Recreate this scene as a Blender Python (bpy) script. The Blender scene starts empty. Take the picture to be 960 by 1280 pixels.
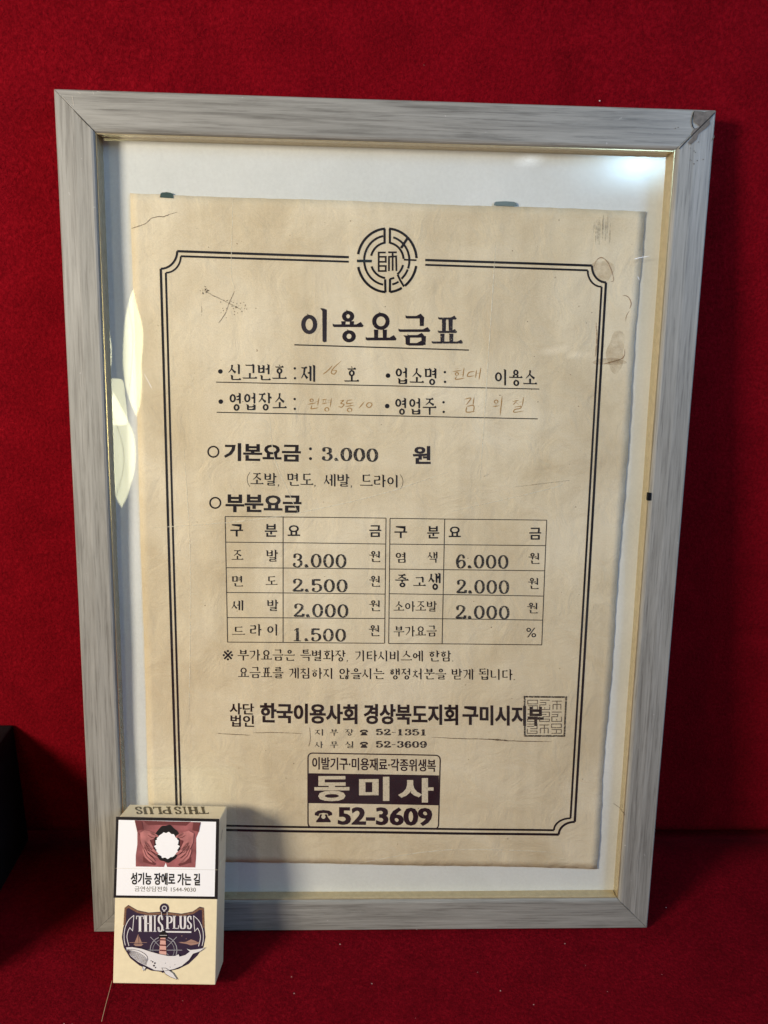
import bpy, bmesh, math, random
from math import sin, cos, pi, radians, hypot
from mathutils import Vector, Matrix
random.seed(7)

# ------------------------------------------------------------------ camera
SC = bpy.context.scene
COL = SC.collection
CAM = Vector((-0.01618, -0.38282, 0.38774))
ROT = (1.25292, -0.02419, -0.03294)
FPX = 1020.875
cam_data = bpy.data.cameras.new('camera')
cam = bpy.data.objects.new('camera', cam_data)
COL.objects.link(cam)
SC.camera = cam
cam.location = CAM
RM = Matrix.Rotation(ROT[2], 3, 'Z') @ Matrix.Rotation(ROT[1], 3, 'Y') @ Matrix.Rotation(ROT[0], 3, 'X')
cam.rotation_euler = RM.to_euler()
cam_data.sensor_fit = 'VERTICAL'
cam_data.sensor_height = 24
cam_data.lens = FPX / 1280 * 24
cam_data.clip_start = 0.01
cam_data.clip_end = 50

TH = 0.14236                       # lean of the frame
VD = Vector((0, sin(TH), cos(TH)))
ND = Vector((0, -cos(TH), sin(TH)))
FW, FH = 0.32897, 0.4602

# ------------------------------------------------------------------ light
SC.view_settings.view_transform = 'Standard'
SC.view_settings.look = 'None'
SC.view_settings.exposure = 0.0
SC.view_settings.gamma = 1
world = bpy.data.worlds.new('World')
SC.world = world
world.use_nodes = True
bg = world.node_tree.nodes['Background']
bg.inputs[0].default_value = (0.72, 0.80, 1.0, 1)
bg.inputs[1].default_value = 0.12


def area(name, loc, target, energy, color, sx, sy=None, shape='RECTANGLE', roll=0.0):
    l = bpy.data.lights.new(name, 'AREA')
    l.energy = energy
    l.color = color
    l.shape = shape
    l.size = sx
    l.size_y = sy or sx
    o = bpy.data.objects.new(name, l)
    COL.objects.link(o)
    o.location = loc
    d = (Vector(target) - Vector(loc)).normalized()
    q = d.to_track_quat('-Z', 'Y')
    o.rotation_euler = (q.to_matrix() @ Matrix.Rotation(roll, 3, 'Z')).to_euler()
    return o


area('room_lamp', (-0.80, -0.66, 0.58), (0.0, 0.03, 0.20), 15.3, (1.0, 0.905, 0.77), 0.24, 0.24)
area('cool_window', (0.75, -0.55, 0.80), (0.0, 0.03, 0.28), 5.6, (0.38, 0.60, 1.0), 0.30, 0.36)


def pxray(x, y):
    return RM @ Vector(((x - 480) / FPX, -(y - 640) / FPX, -1))


def mirrored(x, y, dist):
    """point the glass shows at this place of the pane, and the spot on the pane"""
    d = pxray(x, y)
    t = (-0.0075 - CAM.dot(ND)) / d.dot(ND)
    P = CAM + d * t
    r = (d - 2 * d.dot(ND) * ND).normalized()
    return P + r * dist, P


def place_gleam_lamp(x, y, wpx, hpx, L, col, roll=0.0, shape='ELLIPSE', dist=0.55):
    loc, P = mirrored(x, y, dist)
    k = ((P - CAM).length + dist) / FPX
    sx, sy = wpx * k, hpx * k
    a = sx * sy * (pi / 4 if shape == 'ELLIPSE' else 1)
    return area('added_gleam_lamp', loc, P, L * pi * a, col, sx, sy, shape, roll)  # added lamp, placed so that its reflection makes a gleam on the pane


WARM = (1.0, 0.95, 0.56)


def mathn(nt, op, a, b=None, clamp=False):
    n = nt.nodes.new('ShaderNodeMath')
    n.operation = op
    n.use_clamp = clamp
    for i, v in enumerate((a, b)):
        if v is None:
            continue
        if hasattr(v, 'links'):
            nt.links.new(v, n.inputs[i])
        else:
            n.inputs[i].default_value = v
    return n.outputs[0]


def shape_light(o, kind, soft=0.1, skew=0.0, lines=()):
    """the light shines through a curtain gap: lens-shaped, round-cornered or fading opening"""
    o.data.use_nodes = True
    nt = o.data.node_tree
    em = next(n for n in nt.nodes if n.type == 'EMISSION')
    geo = nt.nodes.new('ShaderNodeNewGeometry')
    sep = nt.nodes.new('ShaderNodeSeparateXYZ')
    nt.links.new(geo.outputs['Parametric'], sep.inputs[0])
    u = mathn(nt, 'MULTIPLY', mathn(nt, 'SUBTRACT', sep.outputs[0], 0.5), 2.0)
    v = mathn(nt, 'MULTIPLY', mathn(nt, 'SUBTRACT', sep.outputs[1], 0.5), 2.0)
    v2 = mathn(nt, 'MULTIPLY', v, v)
    if kind == 'lens':
        env = mathn(nt, 'SUBTRACT', 1.0, v2)
        c = mathn(nt, 'ABSOLUTE', mathn(nt, 'SUBTRACT', u, mathn(nt, 'MULTIPLY', env, skew)))
        f = mathn(nt, 'SUBTRACT', mathn(nt, 'MULTIPLY', env, 1 - abs(skew)), c)
    elif kind == 'round':
        p = mathn(nt, 'ADD', mathn(nt, 'POWER', mathn(nt, 'ABSOLUTE', u), 6.0), mathn(nt, 'POWER', mathn(nt, 'ABSOLUTE', v), 6.0))
        f = mathn(nt, 'SUBTRACT', 1.0, p)
    else:
        r = mathn(nt, 'SQRT', mathn(nt, 'ADD', mathn(nt, 'MULTIPLY', u, u), v2))
        f = mathn(nt, 'SUBTRACT', 1.0, r, True)
        f = mathn(nt, 'POWER', f, soft)
        nt.links.new(f, em.inputs['Strength'])
        return o
    f = mathn(nt, 'DIVIDE', f, soft, True)
    for (cu, cc, w) in lines:
        # a thin dimmer line put into the gleam: u = cu + cc * v^2
        d = mathn(nt, 'ABSOLUTE', mathn(nt, 'SUBTRACT', u, mathn(nt, 'ADD', mathn(nt, 'MULTIPLY', v2, cc), cu)))
        k = mathn(nt, 'DIVIDE', d, w, True)
        k = mathn(nt, 'ADD', mathn(nt, 'MULTIPLY', k, 0.6), 0.4)
        f = mathn(nt, 'MULTIPLY', f, k)
    nt.links.new(f, em.inputs['Strength'])
    return o


R_ = 'RECTANGLE'
shape_light(place_gleam_lamp(169, 429, 27, 152, 14, WARM, radians(-1), R_), 'lens', 0.14, -0.12, ((-0.15, -0.5, 0.07),))
shape_light(place_gleam_lamp(134, 440, 10, 84, 13, WARM, 0, R_), 'lens', 0.2)
shape_light(place_gleam_lamp(144, 493, 26, 50, 13, WARM, radians(3), R_), 'round', 0.2, 0, ((-0.35, 0.25, 0.06),))
shape_light(place_gleam_lamp(149, 552, 38, 132, 14, WARM, radians(5), R_), 'lens', 0.12, 0.05, ((0.25, -0.9, 0.06),))
shape_light(place_gleam_lamp(802, 188, 230, 120, 34, (0.50, 0.80, 1.0), 0.0, R_, 0.5), 'fade', 3.0)
shape_light(place_gleam_lamp(663, 190, 40, 18, 7, (0.8, 0.9, 1.0), 0.0, R_, 0.5), 'fade', 1.2)
shape_light(place_gleam_lamp(690, 428, 46, 14, 2.6, (1.0, 0.95, 0.85), 0.1, R_), 'fade', 1.0)
shape_light(place_gleam_lamp(722, 433, 40, 12, 2.2, (1.0, 0.95, 0.85), 0.1, R_), 'fade', 1.0)

# ------------------------------------------------------------------ materials


def newmat(name):
    m = bpy.data.materials.new(name)
    m.use_nodes = True
    nt = m.node_tree
    return m, nt, nt.nodes['Principled BSDF'], nt.nodes['Material Output']


def nd(nt, t, **kw):
    n = nt.nodes.new(t)
    for k, v in kw.items():
        if k in n.inputs:
            n.inputs[k].default_value = v
        else:
            setattr(n, k, v)
    return n


def ramp(nt, fac, stops):
    r = nt.nodes.new('ShaderNodeValToRGB')
    e = r.color_ramp.elements
    while len(e) < len(stops):
        e.new(0.5)
    for i, (p, c) in enumerate(stops):
        e[i].position = p
        e[i].color = (c[0], c[1], c[2], 1)
    nt.links.new(fac, r.inputs[0])
    return r.outputs[0]


def mix(nt, fac, a, b, blend='MIX'):
    m = nt.nodes.new('ShaderNodeMix')
    m.data_type = 'RGBA'
    m.blend_type = blend
    for s, v in ((0, fac), (6, a), (7, b)):
        if hasattr(v, 'node') or hasattr(v, 'links'):
            nt.links.new(v, m.inputs[s])
        elif s == 0:
            m.inputs[s].default_value = v
        else:
            m.inputs[s].default_value = (v[0], v[1], v[2], 1)
    return m.outputs[2]


def coords(nt, scale=(1, 1, 1), rot=(0, 0, 0), loc=(0, 0, 0), rnd=False):
    tc = nt.nodes.new('ShaderNodeTexCoord')
    mp = nt.nodes.new('ShaderNodeMapping')
    mp.inputs['Scale'].default_value = scale
    mp.inputs['Rotation'].default_value = rot
    mp.inputs['Location'].default_value = loc
    src = tc.outputs['Object']
    if rnd:
        oi = nt.nodes.new('ShaderNodeObjectInfo')
        ad = nt.nodes.new('ShaderNodeVectorMath')
        ad.operation = 'MULTIPLY_ADD'
        nt.links.new(oi.outputs['Location'], ad.inputs[0])
        ad.inputs[1].default_value = (7.3, 5.1, 9.7)
        nt.links.new(src, ad.inputs[2])
        src = ad.outputs[0]
    nt.links.new(src, mp.inputs[0])
    return mp.outputs[0]


def noise(nt, vec, scale, detail=4, rough=0.55, dist=0.0):
    n = nt.nodes.new('ShaderNodeTexNoise')
    n.inputs['Scale'].default_value = scale
    n.inputs['Detail'].default_value = detail
    n.inputs['Roughness'].default_value = rough
    n.inputs['Distortion'].default_value = dist
    nt.links.new(vec, n.inputs['Vector'])
    return n.outputs['Fac']


def bump(nt, h, strength, dist, bsdf):
    b = nt.nodes.new('ShaderNodeBump')
    b.inputs['Strength'].default_value = strength
    b.inputs['Distance'].default_value = dist
    nt.links.new(h, b.inputs['Height'])
    nt.links.new(b.outputs[0], bsdf.inputs['Normal'])


def spec(b, v):
    b.inputs['Specular IOR Level'].default_value = v


def felt_mat(name, a, b_, c):
    m, nt, b, _ = newmat(name)
    v = coords(nt)
    n1 = noise(nt, v, 520, 5, 0.8)
    n2 = noise(nt, v, 38, 5, 0.6, 0.6)
    base = ramp(nt, n1, [(0.25, a), (0.5, b_), (0.78, c)])
    big = ramp(nt, n2, [(0.30, (0.78, 0.78, 0.78)), (0.68, (1.08, 1.08, 1.08))])
    col = mix(nt, 1.0, base, big, 'MULTIPLY')
    nt.links.new(col, b.inputs['Base Color'])
    b.inputs['Roughness'].default_value = 0.95
    spec(b, 0.03)
    b.inputs['Sheen Weight'].default_value = 0.012
    b.inputs['Sheen Tint'].default_value = (1, 0.25, 0.25, 1)
    h = noise(nt, v, 620, 5, 0.75)
    bump(nt, h, 0.9, 0.0012, b)
    return m


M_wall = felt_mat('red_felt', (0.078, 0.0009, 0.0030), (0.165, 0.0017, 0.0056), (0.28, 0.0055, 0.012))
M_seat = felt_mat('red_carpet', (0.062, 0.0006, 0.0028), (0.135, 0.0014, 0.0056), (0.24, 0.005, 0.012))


def wood_mat():
    m, nt, b, _ = newmat('grey_wood_foil')
    v = coords(nt, (9, 170, 170), rnd=True)
    n1 = noise(nt, v, 1.0, 7, 0.72, 0.7)
    v2 = coords(nt, (26, 760, 760), rnd=True)
    n2 = noise(nt, v2, 1.0, 5, 0.7, 0.3)
    c1 = ramp(nt, n1, [(0.28, (0.145, 0.138, 0.120)), (0.40, (0.20, 0.193, 0.170)), (0.52, (0.247, 0.24, 0.213)), (0.72, (0.285, 0.278, 0.25))])
    c2 = ramp(nt, n2, [(0.36, (0.62, 0.61, 0.60)), (0.47, (0.93, 0.93, 0.93)), (0.68, (1.12, 1.12, 1.12))])
    col = mix(nt, 1.0, c1, c2, 'MULTIPLY')
    v3 = coords(nt, (1, 1, 1))
    sp = noise(nt, v3, 260, 2, 0.5)
    spk = ramp(nt, sp, [(0.74, (0, 0, 0)), (0.80, (1, 1, 1))])
    col = mix(nt, spk, col, (0.55, 0.52, 0.49))
    nt.links.new(col, b.inputs['Base Color'])
    b.inputs['Roughness'].default_value = 0.46
    spec(b, 0.5)
    bump(nt, n2, 0.18, 0.0003, b)
    return m


M_wood = wood_mat()


def plain(name, col, rough=0.6, sp=0.3, metal=0.0, var=0.0, vs=200):
    m, nt, b, _ = newmat(name)
    if var:
        n = noise(nt, coords(nt), vs, 4)
        lo = [c * (1 - var) for c in col]
        hi = [min(1, c * (1 + var)) for c in col]
        nt.links.new(ramp(nt, n, [(0.3, lo), (0.7, hi)]), b.inputs['Base Color'])
    else:
        b.inputs['Base Color'].default_value = (*col, 1)
    b.inputs['Roughness'].default_value = rough
    spec(b, sp)
    b.inputs['Metallic'].default_value = metal
    return m


M_lip = plain('pale_gold_foil', (0.52, 0.43, 0.26), 0.22, 0.7, 0.55, 0.10, 300)
M_filler = plain('grey_filler', (0.125, 0.11, 0.095), 0.7, 0.3, 0, 0.3, 500)
M_chip = plain('bare_chip', (0.66, 0.60, 0.50), 0.8)
M_mat = None


def backing_mat():
    m, nt, b, _ = newmat('white_backing_card')
    v = coords(nt)
    n = noise(nt, v, 14, 5, 0.6, 0.4)
    c = ramp(nt, n, [(0.3, (0.58, 0.57, 0.53)), (0.6, (0.65, 0.635, 0.60)), (0.8, (0.69, 0.675, 0.64))])
    n2 = noise(nt, v, 700, 3)
    c = mix(nt, 0.25, c, ramp(nt, n2, [(0.35, (0.46, 0.45, 0.42)), (0.7, (0.62, 0.62, 0.58))]))
    nt.links.new(c, b.inputs['Base Color'])
    b.inputs['Roughness'].default_value = 0.7
    bump(nt, noise(nt, v, 30, 3), 0.25, 0.002, b)
    return m


M_mat = backing_mat()


def paper_mat():
    m, nt, b, _ = newmat('aged_paper')
    v = coords(nt)
    n1 = noise(nt, v, 9, 5, 0.6, 0.6)
    c = ramp(nt, n1, [(0.30, (0.53, 0.415, 0.265)), (0.45, (0.63, 0.515, 0.35)), (0.60, (0.715, 0.605, 0.44)), (0.75, (0.76, 0.66, 0.51))])
    # brownish, dirty towards the sheet's border as old paper goes
    tc = nt.nodes.new('ShaderNodeTexCoord')
    n2 = noise(nt, coords(nt, (1, 1, 1), (0, 0, 0), (3, 1, 0)), 26, 6, 0.65, 0.8)
    st = ramp(nt, n2, [(0.56, (0, 0, 0)), (0.80, (0.32, 0.32, 0.32))])
    c = mix(nt, st, c, (0.40, 0.28, 0.14))
    # vertical creased streaks
    n3 = noise(nt, coords(nt, (90, 9, 1)), 1.0, 4, 0.6, 0.5)
    c = mix(nt, 0.45, c, ramp(nt, n3, [(0.3, (0.80, 0.78, 0.76)), (0.65, (1.04, 1.04, 1.03))]), 'MULTIPLY')
    n4 = noise(nt, v, 1500, 3, 0.7)
    c = mix(nt, 0.6, c, ramp(nt, n4, [(0.25, (0.80, 0.79, 0.77)), (0.6, (1.03, 1.03, 1.03))]), 'MULTIPLY')
    # specks
    n5 = noise(nt, v, 420, 2, 0.5)
    sp = ramp(nt, n5, [(0.775, (0, 0, 0)), (0.80, (0.8, 0.8, 0.8))])
    c = mix(nt, sp, c, (0.2, 0.12, 0.07))
    nt.links.new(c, b.inputs['Base Color'])
    b.inputs['Roughness'].default_value = 0.75
    spec(b, 0.25)
    h = noise(nt, v, 55, 5, 0.6, 1.0)
    bump(nt, h, 0.5, 0.0022, b)
    return m


M_paper = paper_mat()


def ink_mat(name, col, wear=0.0, scale=900, edge=0.06, mid=0.5, stretch=(1, 1, 1)):
    m, nt, b, out = newmat(name)
    b.inputs['Base Color'].default_value = (*col, 1)
    b.inputs['Roughness'].default_value = 0.8
    spec(b, 0.08)
    if wear:
        n = noise(nt, coords(nt, stretch), scale, 4, 0.65)
        f = ramp(nt, n, [(mid - edge, (0, 0, 0)), (mid + edge, (wear, wear, wear))])
        tr = nt.nodes.new('ShaderNodeBsdfTransparent')
        ms = nt.nodes.new('ShaderNodeMixShader')
        nt.links.new(f, ms.inputs[0])
        nt.links.new(b.outputs[0], ms.inputs[1])
        nt.links.new(tr.outputs[0], ms.inputs[2])
        nt.links.new(ms.outputs[0], out.inputs[0])
    return m


M_ink = ink_mat('black_print', (0.008, 0.006, 0.008), 0.35, 800, 0.05, 0.74)
M_title = ink_mat('worn_title_print', (0.016, 0.010, 0.014), 0.45, 750, 0.06, 0.64)
M_title2 = ink_mat('rubbed_title_print', (0.02, 0.015, 0.02), 0.7, 1000, 0.06, 0.60)
M_bold = ink_mat('brown_black_print', (0.013, 0.008, 0.008), 0.4, 900, 0.05, 0.72)
M_thin = ink_mat('grey_print', (0.032, 0.026, 0.022), 0.6, 900, 0.08, 0.68)
M_stamp = ink_mat('stamped_ink', (0.022, 0.019, 0.019), 0.75, 1300, 0.07, 0.58)
M_ad = ink_mat('dark_plum_print', (0.018, 0.008, 0.012), 0.4, 1200, 0.05, 0.70)
M_blue = ink_mat('teal_black_print', (0.015, 0.022, 0.026), 0.5, 900, 0.05, 0.66)
M_seal = ink_mat('seal_ink', (0.03, 0.024, 0.02), 0.9, 1500, 0.07, 0.55)
M_seal2 = ink_mat('faint_seal_ink', (0.09, 0.065, 0.045), 0.8, 1100, 0.1, 0.56)
M_hand = ink_mat('brown_pen', (0.36, 0.20, 0.065), 0.3, 1200, 0.1, 0.58)
M_paperprint = ink_mat('paper_coloured_print', (0.60, 0.50, 0.36), 0.35, 900, 0.1, 0.6)


def stain_mat(name, col, alpha, scale=300, mid=0.5):
    m, nt, b, out = newmat(name)
    b.inputs['Base Color'].default_value = (*col, 1)
    b.inputs['Roughness'].default_value = 0.8
    n = noise(nt, coords(nt), scale, 4, 0.65)
    f = ramp(nt, n, [(mid - 0.18, (1, 1, 1)), (mid + 0.12, (1 - alpha,) * 3)])
    tr = nt.nodes.new('ShaderNodeBsdfTransparent')
    ms = nt.nodes.new('ShaderNodeMixShader')
    nt.links.new(f, ms.inputs[0])
    nt.links.new(b.outputs[0], ms.inputs[1])
    nt.links.new(tr.outputs[0], ms.inputs[2])
    nt.links.new(ms.outputs[0], out.inputs[0])
    return m


M_stain = stain_mat('water_stain', (0.40, 0.25, 0.10), 0.28, 90)
M_stainedge = stain_mat('stain_rim', (0.30, 0.16, 0.07), 0.7, 400, 0.45)
M_dirt = stain_mat('dirt_smudge', (0.10, 0.075, 0.05), 0.55, 700)
M_crack = stain_mat('crack_line', (0.10, 0.06, 0.03), 0.9, 500, 0.42)
M_pale = stain_mat('pale_crease', (0.78, 0.70, 0.54), 0.75, 300, 0.45)
M_tape = plain('dark_green_tape', (0.02, 0.05, 0.045), 0.4)
M_tape2 = plain('grey_green_tape', (0.13, 0.17, 0.17), 0.4)
M_black = plain('matte_black', (0.0045, 0.004, 0.0045), 0.6, 0.15, 0, 0.5, 60)
M_board = plain('brown_fibreboard', (0.20, 0.13, 0.08), 0.9, 0.2, 0, 0.2)
M_hair = plain('hair', (0.10, 0.06, 0.035), 0.5)
M_blonde = plain('pale_thread', (0.48, 0.34, 0.20), 0.6)
M_lint = plain('lint', (0.55, 0.42, 0.38), 0.9)


def glass_mat():
    m, nt, b, out = newmat('dusty_glass')
    nt.nodes.remove(b)
    fr = nd(nt, 'ShaderNodeFresnel', IOR=1.5)
    tr = nt.nodes.new('ShaderNodeBsdfTransparent')
    tr.inputs[0].default_value = (0.985, 0.995, 0.99, 1)
    g1 = nt.nodes.new('ShaderNodeBsdfGlossy')
    g1.inputs['Roughness'].default_value = 0.012
    g2 = nt.nodes.new('ShaderNodeBsdfGlossy')
    g2.inputs['Roughness'].default_value = 0.22
    gm = nt.nodes.new('ShaderNodeMixShader')
    gm.inputs[0].default_value = 0.09
    nt.links.new(g1.outputs[0], gm.inputs[1])
    nt.links.new(g2.outputs[0], gm.inputs[2])
    ms = nt.nodes.new('ShaderNodeMixShader')
    # both surfaces' reflection is taken at the outer face, so the light inside the pane leaves it freely
    geo = nt.nodes.new('ShaderNodeNewGeometry')
    inv = nd(nt, 'ShaderNodeMath', operation='SUBTRACT')
    inv.inputs[0].default_value = 1.0
    nt.links.new(geo.outputs['Backfacing'], inv.inputs[1])
    mu = nd(nt, 'ShaderNodeMath', operation='MULTIPLY')
    nt.links.new(fr.outputs[0], mu.inputs[0])
    nt.links.new(inv.outputs[0], mu.inputs[1])
    mu2 = nd(nt, 'ShaderNodeMath', operation='MULTIPLY')
    mu2.inputs[1].default_value = 1.5
    mu2.use_clamp = True
    nt.links.new(mu.outputs[0], mu2.inputs[0])
    nt.links.new(mu2.outputs[0], ms.inputs[0])
    nt.links.new(tr.outputs[0], ms.inputs[1])
    nt.links.new(gm.outputs[0], ms.inputs[2])
    # dust film
    df = nt.nodes.new('ShaderNodeBsdfDiffuse')
    df.inputs[0].default_value = (0.8, 0.8, 0.8, 1)
    n = noise(nt, coords(nt), 16, 6, 0.7, 1.2)
    f = ramp(nt, n, [(0.35, (0.0, 0.0, 0.0)), (0.8, (0.016, 0.016, 0.016))])
    m2 = nt.nodes.new('ShaderNodeMixShader')
    nt.links.new(f, m2.inputs[0])
    nt.links.new(ms.outputs[0], m2.inputs[1])
    nt.links.new(df.outputs[0], m2.inputs[2])
    nt.links.new(m2.outputs[0], out.inputs[0])
    bm_ = nt.nodes.new('ShaderNodeBump')
    bm_.inputs['Strength'].default_value = 0.12
    bm_.inputs['Distance'].default_value = 0.002
    nt.links.new(noise(nt, coords(nt), 22, 1, 0.4), bm_.inputs['Height'])
    nt.links.new(bm_.outputs[0], g1.inputs['Normal'])
    return m


M_glass = glass_mat()

# ------------------------------------------------------------------ object helpers


def tag(o, label=None, cat=None, group=None, kind=None):
    if label: o['label'] = label
    if cat: o['category'] = cat
    if group: o['group'] = group
    if kind: o['kind'] = kind
    return o


def meshobj(name, verts, faces, mat, parent=None, smooth=False, mats=None, fm=None):
    me = bpy.data.meshes.new(name)
    me.from_pydata([tuple(v) for v in verts], [], faces)
    me.materials.append(mat)
    if mats:
        for m_ in mats:
            me.materials.append(m_)
        for p_, i in zip(me.polygons, fm):
            p_.material_index = i
    if smooth:
        me.polygons.foreach_set('use_smooth', [True] * len(me.polygons))
    me.update()
    o = bpy.data.objects.new(name, me)
    COL.objects.link(o)
    if parent:
        o.parent = parent
    return o


def empty(name, M):
    o = bpy.data.objects.new(name, None)
    o.empty_display_size = 0.02
    COL.objects.link(o)
    o.matrix_world = M
    return o


FRAME_M = Matrix(((1, 0, 0, 0), (0, VD.y, ND.y, 0), (0, VD.z, ND.z, 0), (0, 0, 0, 1)))


def boxmesh(x0, x1, y0, y1, z0, z1, bev=0.0, seg=2):
    bm = bmesh.new()
    bmesh.ops.create_cube(bm, size=1)
    for v in bm.verts:
        v.co = Vector(((x0 + x1) / 2 + v.co.x * (x1 - x0), (y0 + y1) / 2 + v.co.y * (y1 - y0), (z0 + z1) / 2 + v.co.z * (z1 - z0)))
    if bev:
        bmesh.ops.bevel(bm, geom=bm.edges[:], offset=bev, segments=seg, affect='EDGES', profile=0.6)
    return bm


def bmobj(name, bm, mat, parent=None, smooth=False):
    me = bpy.data.meshes.new(name)
    bmesh.ops.recalc_face_normals(bm, faces=bm.faces[:])
    bm.to_mesh(me)
    bm.free()
    me.materials.append(mat)
    if smooth:
        me.polygons.foreach_set('use_smooth', [True] * len(me.polygons))
    o = bpy.data.objects.new(name, me)
    COL.objects.link(o)
    if parent:
        o.parent = parent
    return o


# ------------------------------------------------------------------ setting
GZ = -0.0015
WY = 0.081


def wav(x, y, s=1.0):
    return 0.0007 * s * (sin(23 * x + 1.7) * cos(19 * y + .4) + 0.6 * sin(51 * x - 37 * y) + 0.3 * sin(95 * x + 71 * y + 2))


def sheet(name, f, us, vs, mat):
    V, F = [], []
    for j in vs:
        for i in us:
            V.append(f(i, j))
    n = len(us)
    for j in range(len(vs) - 1):
        for i in range(n - 1):
            F.append((j * n + i, j * n + i + 1, (j + 1) * n + i + 1, (j + 1) * n + i))
    return meshobj(name, V, F, mat, smooth=True)


def lin(a, b, n):
    return [a + (b - a) * i / n for i in range(n + 1)]


def floor_f(x, y):
    z = GZ + wav(x, y, 0.5) * min(1, max(0, (abs(y - 0.02) - 0.03) * 30 + (abs(x) > 0.2) * 0.6))
    if y > WY - 0.02:
        z -= 0.010 * min(1, (y - (WY - 0.02)) / 0.03) ** 2
    return (x, y, z)


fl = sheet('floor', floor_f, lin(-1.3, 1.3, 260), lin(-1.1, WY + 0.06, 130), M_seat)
tag(fl, 'dark red felt surface the frame and the pack stand on', kind='structure')


def wall_f(x, t):
    # t < 0 : rounded lower roll of the padded back, t >= 0 : the upright face
    r = 0.011
    if t < 0:
        a = -t * pi / 2
        return (x, WY + r - r * cos(a) + wav(x, 0, 0.2), GZ + r + 0.0005 - r * sin(a) - 0.0008 * sin(9 * x))
    z = GZ + r + t
    return (x, WY + wav(x, z, 0.4) * min(1, t * 8), z)


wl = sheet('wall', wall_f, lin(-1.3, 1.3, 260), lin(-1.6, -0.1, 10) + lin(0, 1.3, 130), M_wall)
tag(wl, 'bright red felt backing behind the frame', kind='structure')

# nap: short loose fibres standing on both felt surfaces


def fibres(name, n, place, mat, par, L=(0.0008, 0.0022)):
    V, F = [], []
    for _ in range(n):
        p, nrm = place()
        t = Vector((random.uniform(-1, 1), random.uniform(-1, 1), random.uniform(-1, 1)))
        t = (t - nrm * t.dot(nrm)).normalized()
        d = (t + nrm * random.uniform(0.1, 0.7)).normalized()
        l = random.uniform(*L)
        w = nrm.cross(t) * 0.00008
        k = len(V)
        q = p + d * l
        e = q + (t + random.uniform(-.8, .8) * nrm.cross(t)) * l * 0.5
        V += [p - w, p + w, q + w * .8, q - w * .8, e]
        F += [(k, k + 1, k + 2, k + 3), (k + 3, k + 2, k + 4)]
    o = meshobj(name, V, F, mat, par)
    o['kind'] = 'stuff'
    return o


def pl_floor():
    x, y = random.uniform(-0.25, 0.26), random.uniform(-0.09, 0.075)
    return Vector(floor_f(x, y)), Vector((0, 0, 1))


def pl_wall():
    x, t = random.uniform(-0.24, 0.24), random.uniform(0.0, 0.52)
    return Vector(wall_f(x, t)), Vector((0, -1, 0))


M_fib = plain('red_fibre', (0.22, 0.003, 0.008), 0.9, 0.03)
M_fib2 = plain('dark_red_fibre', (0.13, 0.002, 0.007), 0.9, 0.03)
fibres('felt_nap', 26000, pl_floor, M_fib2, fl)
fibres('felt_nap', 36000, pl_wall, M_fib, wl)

# ------------------------------------------------------------------ picture frame
frame = empty('picture_frame', FRAME_M)
tag(frame, 'large grey wood-grain picture frame with glass leaning against the red felt', 'picture frame')
RW = 0.0188
TK = 0.016


def rail(L, w, loc, rotz, label=None):
    """mitred moulding along local X, outer edge at local y=0, inner at y=w, face at z=0"""
    prof = [(0.0, -TK), (0.0, -0.0009), (0.0003, -0.0003), (0.0008, 0.0), (w * .5, 0.0002), (w - 0.0016, 0.0), (w - 0.0006, -0.0004), (w, -0.0012)]
    prof2 = [(w, -TK)]
    pr = prof + prof2
    g = 0.00012
    V, F = [], []
    N = 40
    for i in range(N + 1):
        for k, (s, z) in enumerate(pr):
            x0, x1 = s + g, L - s - g
            t = i / N
            V.append((x0 + (x1 - x0) * t, s, z))
    n = len(pr)
    for i in range(N):
        for k in range(n):
            k2 = (k + 1) % n
            F.append((i * n + k, (i + 1) * n + k, (i + 1) * n + k2, i * n + k2))
    F.append(tuple(range(n)))
    F.append(tuple(N * n + k for k in reversed(range(n))))
    o = meshobj('frame_rail', V, F, M_wood, frame)
    bm = bmesh.new(); bm.from_mesh(o.data)
    bmesh.ops.recalc_face_normals(bm, faces=bm.faces[:])
    bm.to_mesh(o.data); bm.free()
    for p_ in o.data.polygons:
        p_.use_smooth = False
    o.location = loc
    o.rotation_euler = (0, 0, rotz)
    # inner lip: a thin gilt strip standing proud of the rebate, 0.3 mm in front of the rail's inner side
    lt = 0.0005
    bm = bmesh.new()
    a = w + 0.00005
    vs = []
    for x_, s_ in ((a, a), (L - a, a), (L - a - lt, a + lt), (a + lt, a + lt)):
        vs.append((x_, s_))
    lo = [bm.verts.new((x_, s_, -0.0135)) for x_, s_ in vs]
    hi = [bm.verts.new((x_, s_, -0.0016)) for x_, s_ in vs]
    for k in range(4):
        bm.faces.new((lo[k], lo[(k + 1) % 4], hi[(k + 1) % 4], hi[k]))
    bm.faces.new(lo); bm.faces.new(hi)
    bmobj('inner_lip', bm, M_lip, o)
    if label:
        o['label'] = label
    return o


rail(FW, RW + .0006, (-FW / 2, 0, 0), 0)
rail(FH, RW, (FW / 2, 0, 0), pi / 2)
rail(FW, RW + .0006, (FW / 2, FH, 0), pi, 'top rail, scuffed and patched at its right end')
rail(FH, RW, (-FW / 2, FH, 0), -pi / 2)

IN = RW + 0.0001
gl = boxmesh(-FW / 2 + IN + .0008, FW / 2 - IN - .0008, IN + .0014, FH - IN - .0014, -0.0090, -0.0075)
for v_ in gl.verts:
    v_.co.z += 0.0042 * (1 - v_.co.y / FH)
gl_o = bmobj('glass_pane', gl, M_glass, frame)
gl_o['label'] = 'clear glass pane with window gleams at its left edge and top right corner'


def Hmat(u, v):
    return 0.0004 * sin(20 * u + 1) * sin(17 * v + 2) + 0.0003 * sin(70 * v + 9 * u) * max(0, abs(u) - .12) * 30


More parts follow.
